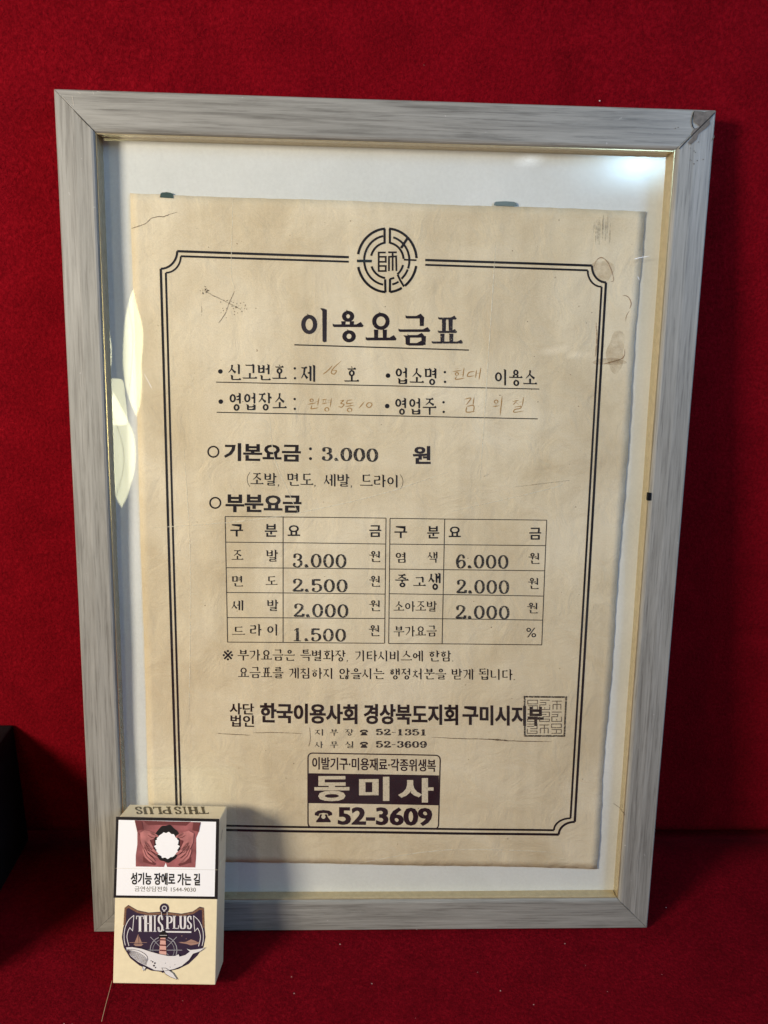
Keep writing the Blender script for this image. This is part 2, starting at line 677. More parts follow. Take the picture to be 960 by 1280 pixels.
W_PAPER = -0.0115
MV, MF = [], []
us, vs = lin(-FW / 2 + .014, FW / 2 - .014, 50), lin(.014, FH - .014, 80)
for v in vs:
    for u in us:
        MV.append((u, v, W_PAPER - 0.0009 + 0.0042 * (1 - v / FH) + Hmat(u, v)))
n = len(us)
for j in range(len(vs) - 1):
    for i in range(n - 1):
        MF.append((j * n + i, j * n + i + 1, (j + 1) * n + i + 1, (j + 1) * n + i))
meshobj('backing_sheet', MV, MF, M_mat, frame, smooth=True)
bmobj('back_board', boxmesh(-FW / 2 + .013, FW / 2 - .013, .013, FH - .013, -0.0158, -0.0138), M_board, frame)

# ------------------------------------------------------------------ price list: drawing tools
# measured positions are turned into places on the sheet's own plane


def tilt(v):
    """the pane and the sheets behind it sit shallower in the rebate at the bottom"""
    return 0.0042 * (1 - v / FH)


def on_frame(x, y, w=W_PAPER):
    d = pxray(x, y)
    w0 = w
    for _ in range(5):
        t = (w - CAM.dot(ND)) / d.dot(ND)
        P = CAM + d * t
        if w0 > -0.005:
            break
        w = w0 + tilt(P.dot(VD))
    return P.x, P.dot(VD)


VCR = on_frame(470, 920)[1]


def Hp(u, v):
    return 0.00022 * (sin(31 * u + 2.2) * sin(13 * v + 1) + 0.8 * sin(55 * u - 24 * v)) + 0.00012 * math.exp(-((v - VCR) / 0.012) ** 2) * (0.4 + 0.6 * sin(30 * u))


def sheet_map(layer=1):
    def f(x, y):
        u, v = on_frame(x, y)
        return (u, v, W_PAPER + tilt(v) + Hp(u, v) + 0.00006 * layer)
    return f


class Dec:
    """flat print collected in measured coordinates, then laid on a surface"""

    def __init__(s):
        s.v, s.f = [], []

    def poly(s, pts):
        k = len(s.v)
        s.v += list(pts)
        s.f.append(tuple(range(k, k + len(pts))))

    def fillpoly(s, pts):
        from mathutils.geometry import tessellate_polygon
        k = len(s.v)
        s.v += list(pts)
        for t in tessellate_polygon([[Vector((p[0], p[1], 0)) for p in pts]]):
            s.f.append(tuple(k + i for i in t))

    def stroke(s, pts, w, closed=False, nib=None, taper=0, ends=True, maxseg=14):
        # densify
        P = []
        src = list(pts) + ([pts[0]] if closed else [])
        for a, b in zip(src, src[1:]):
            d = hypot(b[0] - a[0], b[1] - a[1])
            m = max(1, int(d / maxseg))
            for i in range(m):
                P.append((a[0] + (b[0] - a[0]) * i / m, a[1] + (b[1] - a[1]) * i / m))
        if not closed:
            P.append(src[-1])
        n = len(P)
        k = len(s.v)
        for i in range(n):
            if closed:
                a, b, c = P[i - 1], P[i], P[(i + 1) % n]
            else:
                a, b, c = P[max(0, i - 1)], P[i], P[min(n - 1, i + 1)]
            d1 = (b[0] - a[0], b[1] - a[1]); d2 = (c[0] - b[0], c[1] - b[1])
            l1 = hypot(*d1) or 1; l2 = hypot(*d2) or 1
            if d1 == (0, 0): d1 = d2; l1 = l2
            if d2 == (0, 0): d2 = d1; l2 = l1
            n1 = (-d1[1] / l1, d1[0] / l1); n2 = (-d2[1] / l2, d2[0] / l2)
            m = (n1[0] + n2[0], n1[1] + n2[1]); lm = hypot(*m)
            if lm < 0.3: m = n1; lm = 1
            m = (m[0] / lm, m[1] / lm)
            cs = max(0.5, m[0] * n1[0] + m[1] * n1[1])
            h = w / 2 if nib is None else hypot(nib[0] * m[0], nib[1] * m[1])
            if taper:
                t = i / (n - 1)
                h *= min(1, 0.25 + taper * min(t, 1 - t))
            h /= cs
            s.v.append((b[0] + m[0] * h, b[1] + m[1] * h))
            s.v.append((b[0] - m[0] * h, b[1] - m[1] * h))
        for i in range(n if closed else n - 1):
            j = (i + 1) % n
            s.f.append((k + 2 * i, k + 2 * i + 1, k + 2 * j + 1, k + 2 * j))

    def disc(s, x, y, r, ry=None, n=14):
        ry = ry or r
        s.poly([(x + r * cos(2 * pi * i / n), y + ry * sin(2 * pi * i / n)) for i in range(n)])

    def ring(s, x, y, r, w, ry=None, n=20, nib=None):
        ry = ry or r
        s.stroke([(x + r * cos(2 * pi * i / n), y + ry * sin(2 * pi * i / n)) for i in range(n)], w, True, nib)

    def build(s, name, mat, parent, mp, label=None):
        V = [mp(x, y) for x, y in s.v]
        V = [tuple(v) for v in V]
        o = meshobj(name, V, s.f, mat, parent)
        if label:
            o['label'] = label
        return o


_gc = {}


def glyph(text, off=0.0, ax=0.0, ay=0.0, serif=False):
    """outline of a text as (verts, faces); ax/ay fatten upright and level strokes separately"""
    key = (text, off, ax, ay, serif)
    if key in _gc:
        return _gc[key]
    c = bpy.data.curves.new('lettering', 'FONT')
    c.body = text
    c.offset = off
    c.resolution_u = 3
    o = bpy.data.objects.new('lettering', c)
    COL.objects.link(o)
    bpy.context.view_layer.update()
    dg = bpy.context.evaluated_depsgraph_get()
    me = bpy.data.meshes.new_from_object(o.evaluated_get(dg))
    COL.objects.unlink(o)
    bpy.data.objects.remove(o)
    V = [[v.co.x, v.co.y] for v in me.vertices]
    F = [tuple(p.vertices) for p in me.polygons]
    if ax or ay or serif:
        cnt = {}
        for f in F:
            # make ccw
            ar = sum(V[f[i]][0] * V[f[(i + 1) % len(f)]][1] - V[f[(i + 1) % len(f)]][0] * V[f[i]][1] for i in range(len(f)))
            g = f if ar > 0 else tuple(reversed(f))
            for i in range(len(g)):
                cnt[(g[i], g[(i + 1) % len(g)])] = 1
        bd = [e for e in cnt if (e[1], e[0]) not in cnt]
        N = [[0, 0] for _ in V]
        mv = [[0, 0] for _ in V]
        for a, b in bd:
            dx, dy = V[b][0] - V[a][0], V[b][1] - V[a][1]
            l = hypot(dx, dy) or 1
            nx, ny = dy / l, -dx / l      # outward for ccw
            for k in (a, b):
                N[k][0] += nx if abs(nx) > abs(N[k][0]) else 0
                N[k][1] += ny if abs(ny) > abs(N[k][1]) else 0
            if serif and 0.035 < l < 0.14:
                if ny > 0.9:       # top end of an upright: slanted flag to the left
                    L_, R_ = (a, b) if V[a][0] < V[b][0] else (b, a)
                    mv[L_][0] -= 0.055; mv[L_][1] += 0.012
                    mv[R_][1] -= 0.015
                elif nx > 0.9:     # right end of a bar: raised tip
                    T_, B_ = (a, b) if V[a][1] > V[b][1] else (b, a)
                    mv[T_][1] += 0.03; mv[T_][0] -= 0.02
        for i, v in enumerate(V):
            nx, ny = max(-1, min(1, N[i][0])), max(-1, min(1, N[i][1]))
            v[0] += nx * ax + mv[i][0]
            v[1] += ny * ay + mv[i][1]
    bpy.data.meshes.remove(me)
    _gc[key] = (V, F)
    return V, F


STY = {
    'sans': dict(off=0.0),
    'bold': dict(off=0.012, ax=0.012, ay=0.004),
    'heavy': dict(off=0.02, ax=0.02, ay=0.008),
    'serif': dict(off=0.0, ax=0.008, ay=-0.014, serif=True),
    'serifb': dict(off=0.008, ax=0.014, ay=-0.008, serif=True),
    'title': dict(off=0.012, ax=0.022, ay=-0.002, serif=True),
    'light': dict(off=-0.008, ax=0.0, ay=-0.006, serif=True),
}



# ---- brush-footed Korean book lettering, built stroke by stroke from its letters
CHO = 'ㄱㄲㄴㄷㄸㄹㅁㅂㅃㅅㅆㅇㅈㅉㅊㅋㅌㅍㅎ'
JUNG = 'ㅏㅐㅑㅒㅓㅔㅕㅖㅗㅘㅙㅚㅛㅜㅝㅞㅟㅠㅡㅢㅣ'
JONG = ['', 'ㄱ', 'ㄲ', 'ㄳ', 'ㄴ', 'ㄵ', 'ㄶ', 'ㄷ', 'ㄹ', 'ㄺ', 'ㄻ', 'ㄼ', 'ㄽ', 'ㄾ', 'ㄿ', 'ㅀ', 'ㅁ', 'ㅂ', 'ㅄ', 'ㅅ', 'ㅆ', 'ㅇ', 'ㅈ', 'ㅊ', 'ㅋ', 'ㅌ', 'ㅍ', 'ㅎ']
# H bar, V upright, L falling left, R falling right, O ring, K tick; in a unit box, y up
JAMO = {
    'ㄱ': [('H', 0, .93, 1), ('V', .93, 0, .97, 0)],
    'ㄱl': [('H', 0, .93, .95), ('L', (.88, .95), (.80, .45), (.15, -.05))],
    'ㄴ': [('V', .1, .06, 1, 1), ('H', .08, .08, 1)],
    'ㄷ': [('H', .05, .93, .98), ('V', .12, .06, .93, 0), ('H', .1, .08, 1)],
    'ㄹ': [('H', .05, .95, .92), ('V', .88, .54, .95, 0), ('H', .1, .53, .88), ('V', .12, .06, .53, 0), ('H', .1, .06, 1)],
    'ㅁ': [('V', .1, 0, 1, 1), ('H', .1, .91, .92), ('V', .9, 0, .94, 0), ('H', .1, .07, .9)],
    'ㅂ': [('V', .1, 0, 1, 1), ('V', .9, 0, 1, 1), ('H', .1, .54, .88), ('H', .1, .07, .88)],
    'ㅅ': [('L', (.50, 1), (.42, .5), (-.02, .02)), ('R', (.42, .60), (.65, .3), (1.02, .02))],
    'ㅇ': [('O', .5, .46, .45, .45)],
    'ㅈ': [('H', .03, .92, .97), ('L', (.55, .90), (.42, .45), (-.02, .02)), ('R', (.45, .50), (.68, .25), (1.02, .02))],
    'ㅊ': [('K', .5, .92), ('H', .03, .74, .97), ('L', (.52, .72), (.42, .38), (-.02, .02)), ('R', (.45, .42), (.68, .2), (1.02, .02))],
    'ㅌ': [('H', .05, .95, .98), ('H', .12, .51, .9), ('V', .12, .06, .95, 0), ('H', .1, .07, 1)],
    'ㅍ': [('H', .02, .92, .98), ('V', .32, .08, .92, 0), ('V', .68, .08, .92, 0), ('H', 0, .07, 1)],
    'ㅎ': [('K', .5, .93), ('H', .03, .74, .97), ('O', .5, .28, .34, .30)],
}


def syll(D, ch, ox, a, b, k, title=False):
    """one syllable in a unit square at ox; a, b half widths of uprights and bars, k size of the brush feet"""
    code = ord(ch) - 0xAC00
    c, v, f = CHO[code // 588], JUNG[(code % 588) // 28], JONG[code % 28]

    def H(x0, y, x1):
        D.poly([(ox + x0 - .01, y + b * 1.6), (ox + x0 + .05, y + b * .8), (ox + x0 + .05, y - b), (ox + x0 - .005, y - b * .4)])
        D.poly([(ox + x0 + .03, y + b), (ox + x1 - .04, y + b), (ox + x1 - .04, y - b), (ox + x0 + .03, y - b)])
        D.poly([(ox + x1 - .12 * k - .02, y + b), (ox + x1 - .045 * k, y + b + .050 * k), (ox + x1 + .02, y + b * .1), (ox + x1 - .01, y - b), (ox + x1 - .1, y - b)])

    def Vt(x, y0, y1, beak=1):
        if beak:
            D.poly([(ox + x - a - .045 * k, y1 + .012), (ox + x - a * .2, y1 - .004), (ox + x + a, y1 - .04), (ox + x + a, y1 - .12), (ox + x - a, y1 - .12), (ox + x - a, y1 - .05 * k)])
            D.poly([(ox + x - a, y1 - .10), (ox + x + a, y1 - .10), (ox + x + a * .9, y0 + .015), (ox + x - a * .1, y0 - .01), (ox + x - a * .9, y0 + .025)])
        else:
            D.poly([(ox + x - a, y1), (ox + x + a, y1), (ox + x + a * .85, y0), (ox + x - a * .85, y0)])

    def fall(p, w):
        q = catmull([(ox + x, y) for x, y in p], 5)
        n = len(q)
        kk = len(D.v)
        for i in range(n):
            A_, B_ = q[max(0, i - 1)], q[min(n - 1, i + 1)]
            dx, dy = B_[0] - A_[0], B_[1] - A_[1]
            l = hypot(dx, dy) or 1
            t = i / (n - 1)
            h = w[0] + (w[1] - w[0]) * t
            D.v += [(q[i][0] - dy / l * h, q[i][1] + dx / l * h), (q[i][0] + dy / l * h, q[i][1] - dx / l * h)]
        for i in range(n - 1):
            D.f.append((kk + 2 * i, kk + 2 * i + 1, kk + 2 * i + 3, kk + 2 * i + 2))

    def tick(x, y, s=1.0):
        D.poly([(ox + x - .055 * s, y + .055), (ox + x + .01, y + .045), (ox + x + .045 * s, y - .02), (ox + x + .02, y - .05), (ox + x - .01, y - .02)])

    def jam(name, x0, x1, y0, y1, sc=1.0):
        w, h = x1 - x0, y1 - y0
        for st in JAMO[name]:
            t = st[0]
            if t == 'H': H(x0 + st[1] * w, y0 + st[2] * h, x0 + st[3] * w)
            elif t == 'V': Vt(x0 + st[1] * w, y0 + st[2] * h, y0 + st[3] * h, st[4])
            elif t == 'L': fall([(x0 + p[0] * w, y0 + p[1] * h) for p in st[1:]], (a * 1.0, b * .5))
            elif t == 'R': fall([(x0 + p[0] * w, y0 + p[1] * h) for p in st[1:]], (b * .7, a * 1.15))
            elif t == 'K': tick(x0 + st[1] * w, y0 + st[2] * h)
            elif t == 'O':
                cx, cy, rx, ry = x0 + st[1] * w, y0 + st[2] * h, st[3] * w, st[4] * h
                rx = min(rx, ry * 1.12, .26); ry = min(ry, rx * 1.15)
                D.ring(ox + cx, cy, rx - a * .5, 1, ry - b * .5, 20, nib=(a * .95, b * 1.25))
                D.poly([(ox + cx - .05 * k, cy + ry + .045 * k), (ox + cx + .015, cy + ry + .02), (ox + cx + .04 * k, cy + ry - .025), (ox + cx - .01, cy + ry - .03)])

    F = bool(f)
    fy = .33
    base = fy + .06 if F else 0.0
    def Y(t):
        return base + (1 - base) * t
    if v in 'ㅏㅑㅓㅕㅣㅐㅔ':
        two = v in 'ㅐㅔ'
        left = v in 'ㅓㅕㅔ'
        xr = .46 if two else (.50 if left else .56)
        y0, y1 = (Y(.10), Y(.92)) if F else (.18, .88)
        nm = 'ㄱl' if c == 'ㄱ' else c
        if c == 'ㅇ':
            jam(c, .04, xr - .02, y0 + .02, y1)
        else:
            jam(nm, .05, xr - .03, y0, y1)
        xs = .78 if not two else .66
        bot = Y(-.03) if F else -.02
        if two:
            Vt(.64, Y(.02) if F else .03, Y(.95)); Vt(.88, bot, Y(1.0))
            if v == 'ㅐ': H(.65, Y(.52) if F else .50, .86)
            else: H(.47, Y(.50) if F else .50, .63)
        else:
            Vt(xs, bot, Y(1.0))
            mid = Y(.50) if F else .50
            if v == 'ㅏ': H(xs, mid, xs + .19)
            if v == 'ㅑ': H(xs, mid + .1, xs + .19); H(xs, mid - .1, xs + .19)
            if v == 'ㅓ': H(xs - .22, mid, xs)
            if v == 'ㅕ': H(xs - .24, mid + (.09 if F else .1), xs); H(xs - .24, mid - (.09 if F else .1), xs)
    elif v in 'ㅗㅛㅜㅠㅡ':
        if F:
            jam(c, .24, .78, .66, .99)
            hb = .50 if v in 'ㅗㅛㅡ' else .55
            H(.02, hb, .99)
            if v == 'ㅗ': Vt(.5, hb, .66, 0)
            if v == 'ㅛ': Vt(.36, hb, .65, 0); Vt(.63, hb, .65, 0)
            if v == 'ㅜ': Vt(.52, .38, hb, 0)
            if v == 'ㅠ': Vt(.37, .38, hb, 0); Vt(.65, .38, hb, 0)
        else:
            if v in 'ㅜㅠ':
                jam(c, .22, .80, .58, .97); H(.0, .43, 1.0)
                if v == 'ㅜ': Vt(.51, -.02, .43, 0)
                else: Vt(.36, .0, .43, 0); Vt(.65, -.02, .43, 0)
            else:
                jam(c, .20, .80, .44 if v != 'ㅡ' else .40, .97)
                H(.0, .12, 1.0)
                if v == 'ㅗ': Vt(.5, .12, .44, 0)
                if v == 'ㅛ': Vt(.34, .12, .42, 0); Vt(.63, .12, .42, 0)
    else:
        nm = c
        jam(nm, .05, .62, Y(.50), Y(1.0))
        if v in 'ㅘㅚㅙ':
            yb = Y(.22 if F else .20)
            H(.0, yb, .66); Vt(.33, yb, Y(.5), 0)
        elif v in 'ㅝㅟㅞ':
            yb = Y(.38 if F else .40)
            H(.0, yb, .68); Vt(.33, Y(.02 if F else .08), yb, 0)
        else:
            H(.0, Y(.26), .66)
        Vt(.82, Y(-.04) if F else -.02, Y(1.0))
        if v == 'ㅘ': H(.82, Y(.45), 1.0)
        if v == 'ㅝ': H(.58, Y(.16 if F else .24), .82)
    if F:
        if f == 'ㅇ': jam('ㅇ', .24, .84, -.02, fy + .02)
        elif f == 'ㄶ': jam('ㄴ', .10, .46, .0, fy); jam('ㅎ', .50, .92, -.02, fy + .02)
        elif f == 'ㄴ': jam('ㄴ', .22, .92, .0, fy - .02)
        elif f == 'ㄱ': jam('ㄱ', .22, .84, -.02, fy)
        else: jam(f, .24, .86, .0, fy)


SER = {'serif': (.064, .034, 1.1), 'serifb': (.070, .036, 1.25), 'title': (.072, .046, 1.6), 'light': (.036, .022, .8)}
_sc = {}


def serif_glyph(text, style):
    key = (text, style)
    if key in _sc: return _sc[key]
    a, b, k = SER[style]
    D = Dec()
    x = 0.0
    for ch in text:
        if 0xAC00 <= ord(ch) <= 0xD7A3:
            syll(D, ch, x, a, b, k); x += 1.06
        elif ch == ' ': x += .42
        elif ch == '.': D.disc(x + .08, .03, .045); x += .25
        elif ch == ',': D.disc(x + .08, .04, .045); D.stroke([(x + .11, .04), (x + .05, -.10)], .035, maxseg=9); x += .34
        elif ch == '(': D.stroke([(x + .25, 1.04), (x + .08, .75), (x + .03, .45), (x + .08, .15), (x + .25, -.14)], .03, maxseg=9); x += .3
        elif ch == ')': D.stroke([(x, 1.04), (x + .17, .75), (x + .22, .45), (x + .17, .15), (x, -.14)], .03, maxseg=9); x += .3
    _sc[key] = (D.v, D.f)
    return _sc[key]


def put(D, text, x0, x1, top, bot, bot1=None, style='sans', jit=0.0, flip=False):
    """fit the ink of a text into the measured box; bot1 = lower edge at the right end"""
    V, F = serif_glyph(text, style) if style in SER else glyph(text, **STY[style])
    xs = [v[0] for v in V]; ys = [v[1] for v in V]
    a, b, c, d = min(xs), max(xs), min(ys), max(ys)
    bot1 = bot if bot1 is None else bot1
    k = len(D.v)
    for v in V:
        s = (v[0] - a) / (b - a); t = (v[1] - c) / (d - c)
        if flip:
            s, t = 1 - s, 1 - t
        yb = bot + (bot1 - bot) * s
        D.v.append((x0 + (x1 - x0) * s, yb - (bot - top) * t))
    for f in F:
        D.f.append(tuple(k + i for i in f))


def catmull(P, n=6):
    Q = [P[0]] + list(P) + [P[-1]]
    out = []
    for i in range(1, len(Q) - 2):
        p0, p1, p2, p3 = Q[i - 1], Q[i], Q[i + 1], Q[i + 2]
        for k in range(n):
            t = k / n
            out.append(tuple(0.5 * ((2 * p1[j]) + (-p0[j] + p2[j]) * t + (2 * p0[j] - 5 * p1[j] + 4 * p2[j] - p3[j]) * t * t + (-p0[j] + 3 * p1[j] - 3 * p2[j] + p3[j]) * t ** 3) for j in (0, 1)))
    out.append(P[-1])
    return out


def ell(cx, cy, rx, ry, n=18):
    return [(cx + rx * cos(2 * pi * i / n), cy + ry * sin(2 * pi * i / n)) for i in range(n + 1)]


SIX = [(.74, .82), (.60, .94), (.40, .90), (.22, .62), (.21, .32), (.34, .08), (.56, .05), (.79, .25), (.74, .50), (.50, .57), (.26, .42)]
GL = {  # (curves, straight thin, straight thick, balls)
    '0': ([ell(.5, .5, .33, .44)], [], [], []),
    '1': ([], [[(.20, .035), (.80, .035)], [(.50, .93), (.24, .80)]], [[(.5, .03), (.5, .97)]], []),
    '2': ([[(.24, .72), (.28, .88), (.50, .95), (.74, .84), (.74, .64), (.52, .40), (.24, .16), (.16, .05)]], [], [[(.16, .09), (.84, .09)], [(.84, .05), (.86, .26)]], [(.26, .70)]),
    '3': ([[(.24, .76), (.32, .91), (.52, .95), (.74, .84), (.72, .62), (.48, .53)], [(.48, .53), (.74, .46), (.80, .24), (.56, .05), (.30, .09), (.20, .24)]], [], [], [(.27, .74), (.25, .25)]),
    '5': ([[(.25, .52), (.50, .61), (.78, .48), (.80, .22), (.54, .05), (.28, .09), (.20, .24)]], [], [[(.24, .91), (.80, .91)], [(.24, .95), (.23, .50)]], [(.25, .25)]),
    '6': ([SIX], [], [], [(.73, .78)]),
    '9': ([[(1 - a, 1 - b) for a, b in SIX]], [], [], [(.27, .22)]),
    'T': ([], [[(.02, .94), (.98, .94)], [(.30, .03), (.70, .03)], [(.04, .96), (.04, .76)], [(.96, .96), (.96, .76)]], [[(.5, .02), (.5, .96)]], []),
    'H': ([], [[(.03, .03), (.42, .03)], [(.58, .03), (.97, .03)], [(.03, .97), (.42, .97)], [(.58, .97), (.97, .97)], [(.2, .5), (.8, .5)]], [[(.22, .02), (.22, .98)], [(.78, .02), (.78, .98)]], []),
    'I': ([], [[(.18, .03), (.82, .03)], [(.18, .97), (.82, .97)]], [[(.5, .02), (.5, .98)]], []),
    'P': ([[(.3, .95), (.62, .95), (.86, .84), (.86, .60), (.62, .47), (.3, .47)]], [[(.03, .03), (.52, .03)], [(.03, .97), (.4, .97)]], [[(.26, .02), (.26, .98)]], []),
    'L': ([], [[(.03, .97), (.52, .97)], [(.03, .05), (.93, .05)], [(.93, .03), (.93, .28)]], [[(.26, .02), (.26, .98)]], []),
    'U': ([[(.22, .98), (.22, .30), (.32, .08), (.52, .03), (.72, .08), (.80, .30), (.80, .98)]], [[(.03, .97), (.42, .97)], [(.62, .97), (.98, .97)]], [], []),
    'S': ([[(.80, .74), (.70, .93), (.46, .96), (.24, .82), (.28, .62), (.52, .49), (.76, .36), (.78, .16), (.54, .03), (.28, .07), (.18, .28)]], [[(.82, .96), (.82, .70)], [(.16, .04), (.16, .30)]], [], []),
}


def slab(D, text, x0, x1, top, bot, bot1=None, a=.12, b=.035, dotw=.5, widths=None, shear=0.0, flip=False):
    bot1 = bot if bot1 is None else bot1
    ws = [(widths or {}).get(c, dotw if c in '.' else (.7 if c == '-' else 1.0)) for c in text]
    tot = sum(ws)
    cur = 0
    H = bot - top

    def mp(px, py, cx, w):
        s = (cx + px * w) / tot
        t = py
        if flip:
            s, t = 1 - s, 1 - t
        yb = bot + (bot1 - bot) * s
        return (x0 + (x1 - x0) * s + shear * (t - .5) * H, yb - H * t)
    for c, w in zip(text, ws):
        cw = (x1 - x0) * w / tot
        if c == '.':
            p = mp(.4, .13, cur, w)
            D.disc(p[0], p[1], H * .12)
            D.stroke([p, mp(.75, .05, cur, w)], H * .09, maxseg=99)
        elif c == '-':
            D.stroke([mp(.15, .45, cur, w), mp(.85, .45, cur, w)], H * .1, maxseg=99)
        elif c != ' ':
            cv, thin, thick, balls = GL[c]
            nib = (a * cw, b * H)
            for p in cv:
                q = catmull(p, 5) if len(p) < 18 else p
                D.stroke([mp(x, y, cur, w) for x, y in q], 1, nib=nib, maxseg=99)
            for p in thin:
                D.stroke([mp(x, y, cur, w) for x, y in p], b * 2.0 * H, maxseg=99)
            for p in thick:
                D.stroke([mp(x, y, cur, w) for x, y in p], 1, nib=(a * cw * 1.05, b * 1.9 * H), maxseg=99)
            for p in balls:
                q = mp(p[0], p[1], cur, w)
                D.disc(q[0], q[1], a * cw * 0.95, H * 0.09)
        cur += w


# ------------------------------------------------------------------ the price list itself
plist = empty('price_list', FRAME_M)
tag(plist, 'yellowed old Korean barber shop price list behind the glass of the frame', 'poster')

TL, TR, BR, BL = on_frame(163, 242), on_frame(806, 264), on_frame(746, 1086), on_frame(188, 1075)
NU, NV = 64, 92


def edge_jit(t, s):
    return 0.00030 * sin(5 * t + s) + 0.00010 * sin(23 * t + 2 * s) + 0.00015 * sin(90 * t + s)


PV, PF = [], []
for j in range(NV + 1):
    tv = j / NV
    for i in range(NU + 1):
        tu = i / NU
        a = (TL[0] + (TR[0] - TL[0]) * tu, TL[1] + (TR[1] - TL[1]) * tu)
        b = (BL[0] + (BR[0] - BL[0]) * tu, BL[1] + (BR[1] - BL[1]) * tu)
        u = a[0] + (b[0] - a[0]) * tv
        v = a[1] + (b[1] - a[1]) * tv
        if i == NU:
            u += edge_jit(tv * 4, 1) * 1.3
        if i == 0:
            u += edge_jit(tv * 3, 4) * .6
        if j == 0:
            v += edge_jit(tu * 3, 2) * .5
        if j == NV:
            v += edge_jit(tu * 3, 3) * .5
        PV.append((u, v, W_PAPER + tilt(v) + Hp(u, v)))
n = NU + 1
for j in range(NV):
    for i in range(NU):
        PF.append((j * n + i, (j + 1) * n + i, (j + 1) * n + i + 1, j * n + i + 1))
sh = meshobj('paper_sheet', PV, PF, M_paper, plist, smooth=True)
sol = sh.modifiers.new('thickness', 'SOLIDIFY')
sol.thickness = 0.00025
sol.offset = -1
S1, S2, S3 = sheet_map(1), sheet_map(2), sheet_map(3)


def dec(name, mat, fn, mp=S2, label=None, parent=None):
    D = Dec()
    fn(D)
    return D.build(name, mat, parent or plist, mp, label)


# border: double line with scooped corners
def border(D, top, right, bottom, left, w):
    """each a pair of end points of the straight run"""
    def arc(p, q, corner, n=9):
        # scoop: quarter round its outer corner
        out = []
        for i in range(n + 1):
            a = i / n * pi / 2
            e0 = (p[0] - corner[0], p[1] - corner[1]); e1 = (q[0] - corner[0], q[1] - corner[1])
            out.append((corner[0] + e0[0] * cos(a) + e1[0] * sin(a), corner[1] + e0[1] * cos(a) + e1[1] * sin(a)))
        return out
    P = []
    P.append([top[0], top[1]])
    P.append([top[2], top[3]])
    for seg in P:
        D.stroke(seg, w)
    D.stroke(arc(top[3], right[0], (right[0][0] + .5, top[3][1])), w * .9)
    D.stroke(right, w)
    D.stroke(arc(right[1], bottom[0], (right[1][0], bottom[0][1])), w * .9)
    D.stroke(bottom, w)
    D.stroke(arc(bottom[1], left[0], (left[0][0], bottom[1][1])), w * .9)
    D.stroke(left, w)
    D.stroke(arc(left[1], top[0], (left[1][0], top[0][1])), w * .9)


def b_out(D):
    border(D, [(221.5, 314), (436, 321.5), (531.5, 325), (739.8, 332)],
           [(757.4, 353), (718.5, 1027.5)], [(698.5, 1043.5), (240, 1036.8)], [(221, 1021), (201, 336)], 3.0)


def b_in(D):
    border(D, [(226, 320.3), (436, 327.2), (531.5, 331), (734.5, 338)],
           [(752, 358.5), (713.2, 1023)], [(692.5, 1038), (246, 1031.5)], [(226, 1015), (207.3, 341)], 2.5)


dec('border_line', M_ink, b_out, label='outer border line with scooped corners')
dec('border_line', M_ink, b_in, label='inner border line')

# round emblem
EX = lambda x: 430 + x / 8.727
EY = lambda y: 270 + y / 8.727


def e_arc(r, a0, a1, n=14):
    return [(EX(470 + r * cos(radians(a0 + (a1 - a0) * i / n))), EY(484 - r * 1.075 * sin(radians(a0 + (a1 - a0) * i / n)))) for i in range(n + 1)]


def ez(*pts):
    return [(EX(a), EY(b)) for a, b in pts]


def emblem(D):
    w = 3.1
    D.stroke(e_arc(322, 94, 169), w)
    D.stroke(e_arc(322, 192, 267), w)
    D.stroke(e_arc(322, 4, 86), w)
    D.stroke(e_arc(322, 307, 350), w)
    D.stroke(e_arc(322, 276, 300), w)
    D.stroke(e_arc(250, 100, 260, 26), w * .85)
    D.stroke(e_arc(243, -20, 74), w * .85)
    D.stroke(e_arc(250, 283, 300), w * .8)
    D.stroke(e_arc(243, 310, 338), w * .85)
    D.stroke(e_arc(180, 97, 165), w * .85)
    D.stroke(e_arc(180, 200, 263), w * .85)
    D.stroke(e_arc(180, 5, 80), w * .85)
    D.stroke(e_arc(180, 308, 345), w * .85)
    D.stroke(ez((442, 138), (442, 300)), w * .9)
    D.stroke(ez((500, 138), (500, 300)), w * .9)
    D.stroke(ez((448, 690), (452, 832)), w * .9)
    D.stroke(ez((502, 685), (500, 832)), w * .9)
    D.stroke(ez((500, 688), (548, 674)), w * .8)
    D.stroke(ez((690, 245), (622, 350)), w * 1.0)
    D.stroke(ez((652, 476), (790, 482)), w * .7)
    D.stroke(ez((585, 640), (612, 700), (655, 770)), w * .8)


dec('emblem_ring', M_ink, emblem)


def e_char(D):
    w = 2.2
    for p in (((378, 392), (378, 600)), ((370, 398), (455, 398)), ((385, 445), (455, 445), (455, 500), (385, 500)), ((385, 545), (455, 545), (455, 600), (370, 600)),
              ((482, 396), (576, 396)), ((530, 396), (530, 596)), ((490, 600), (490, 445), (568, 440), (572, 600))):
        D.stroke(ez(*p), w)


dec('emblem_character', M_bold, e_char, label='square seal character in the middle of the emblem')
dec('emblem_bar', M_blue, lambda D: D.stroke(ez((140, 490), (302, 492)), 3.4), S3)

# title
for ch, x0, x1, t, b in (('이', 376.4, 408.5, 385, 428), ('용', 415.8, 454.4, 387, 428), ('요', 457, 495.6, 389.5, 425.5), ('금', 498, 538, 392, 432), ('표', 539.5, 579, 394.5, 429.5)):
    dec('title_lettering', M_title if ch != '표' else M_title2, lambda D: put(D, ch, x0, x1, t, b, style='title' if ch != '표' else 'serifb'))
dec('title_rule', M_ink, lambda D: D.stroke([(368, 431), (586, 437.6)], 1.5))
for p in (((270, 477.6), (674, 486.3)), ((271, 515.3), (672, 523.5))):
    dec('ruled_line', M_ink, lambda D: D.stroke(list(p), 1.15))

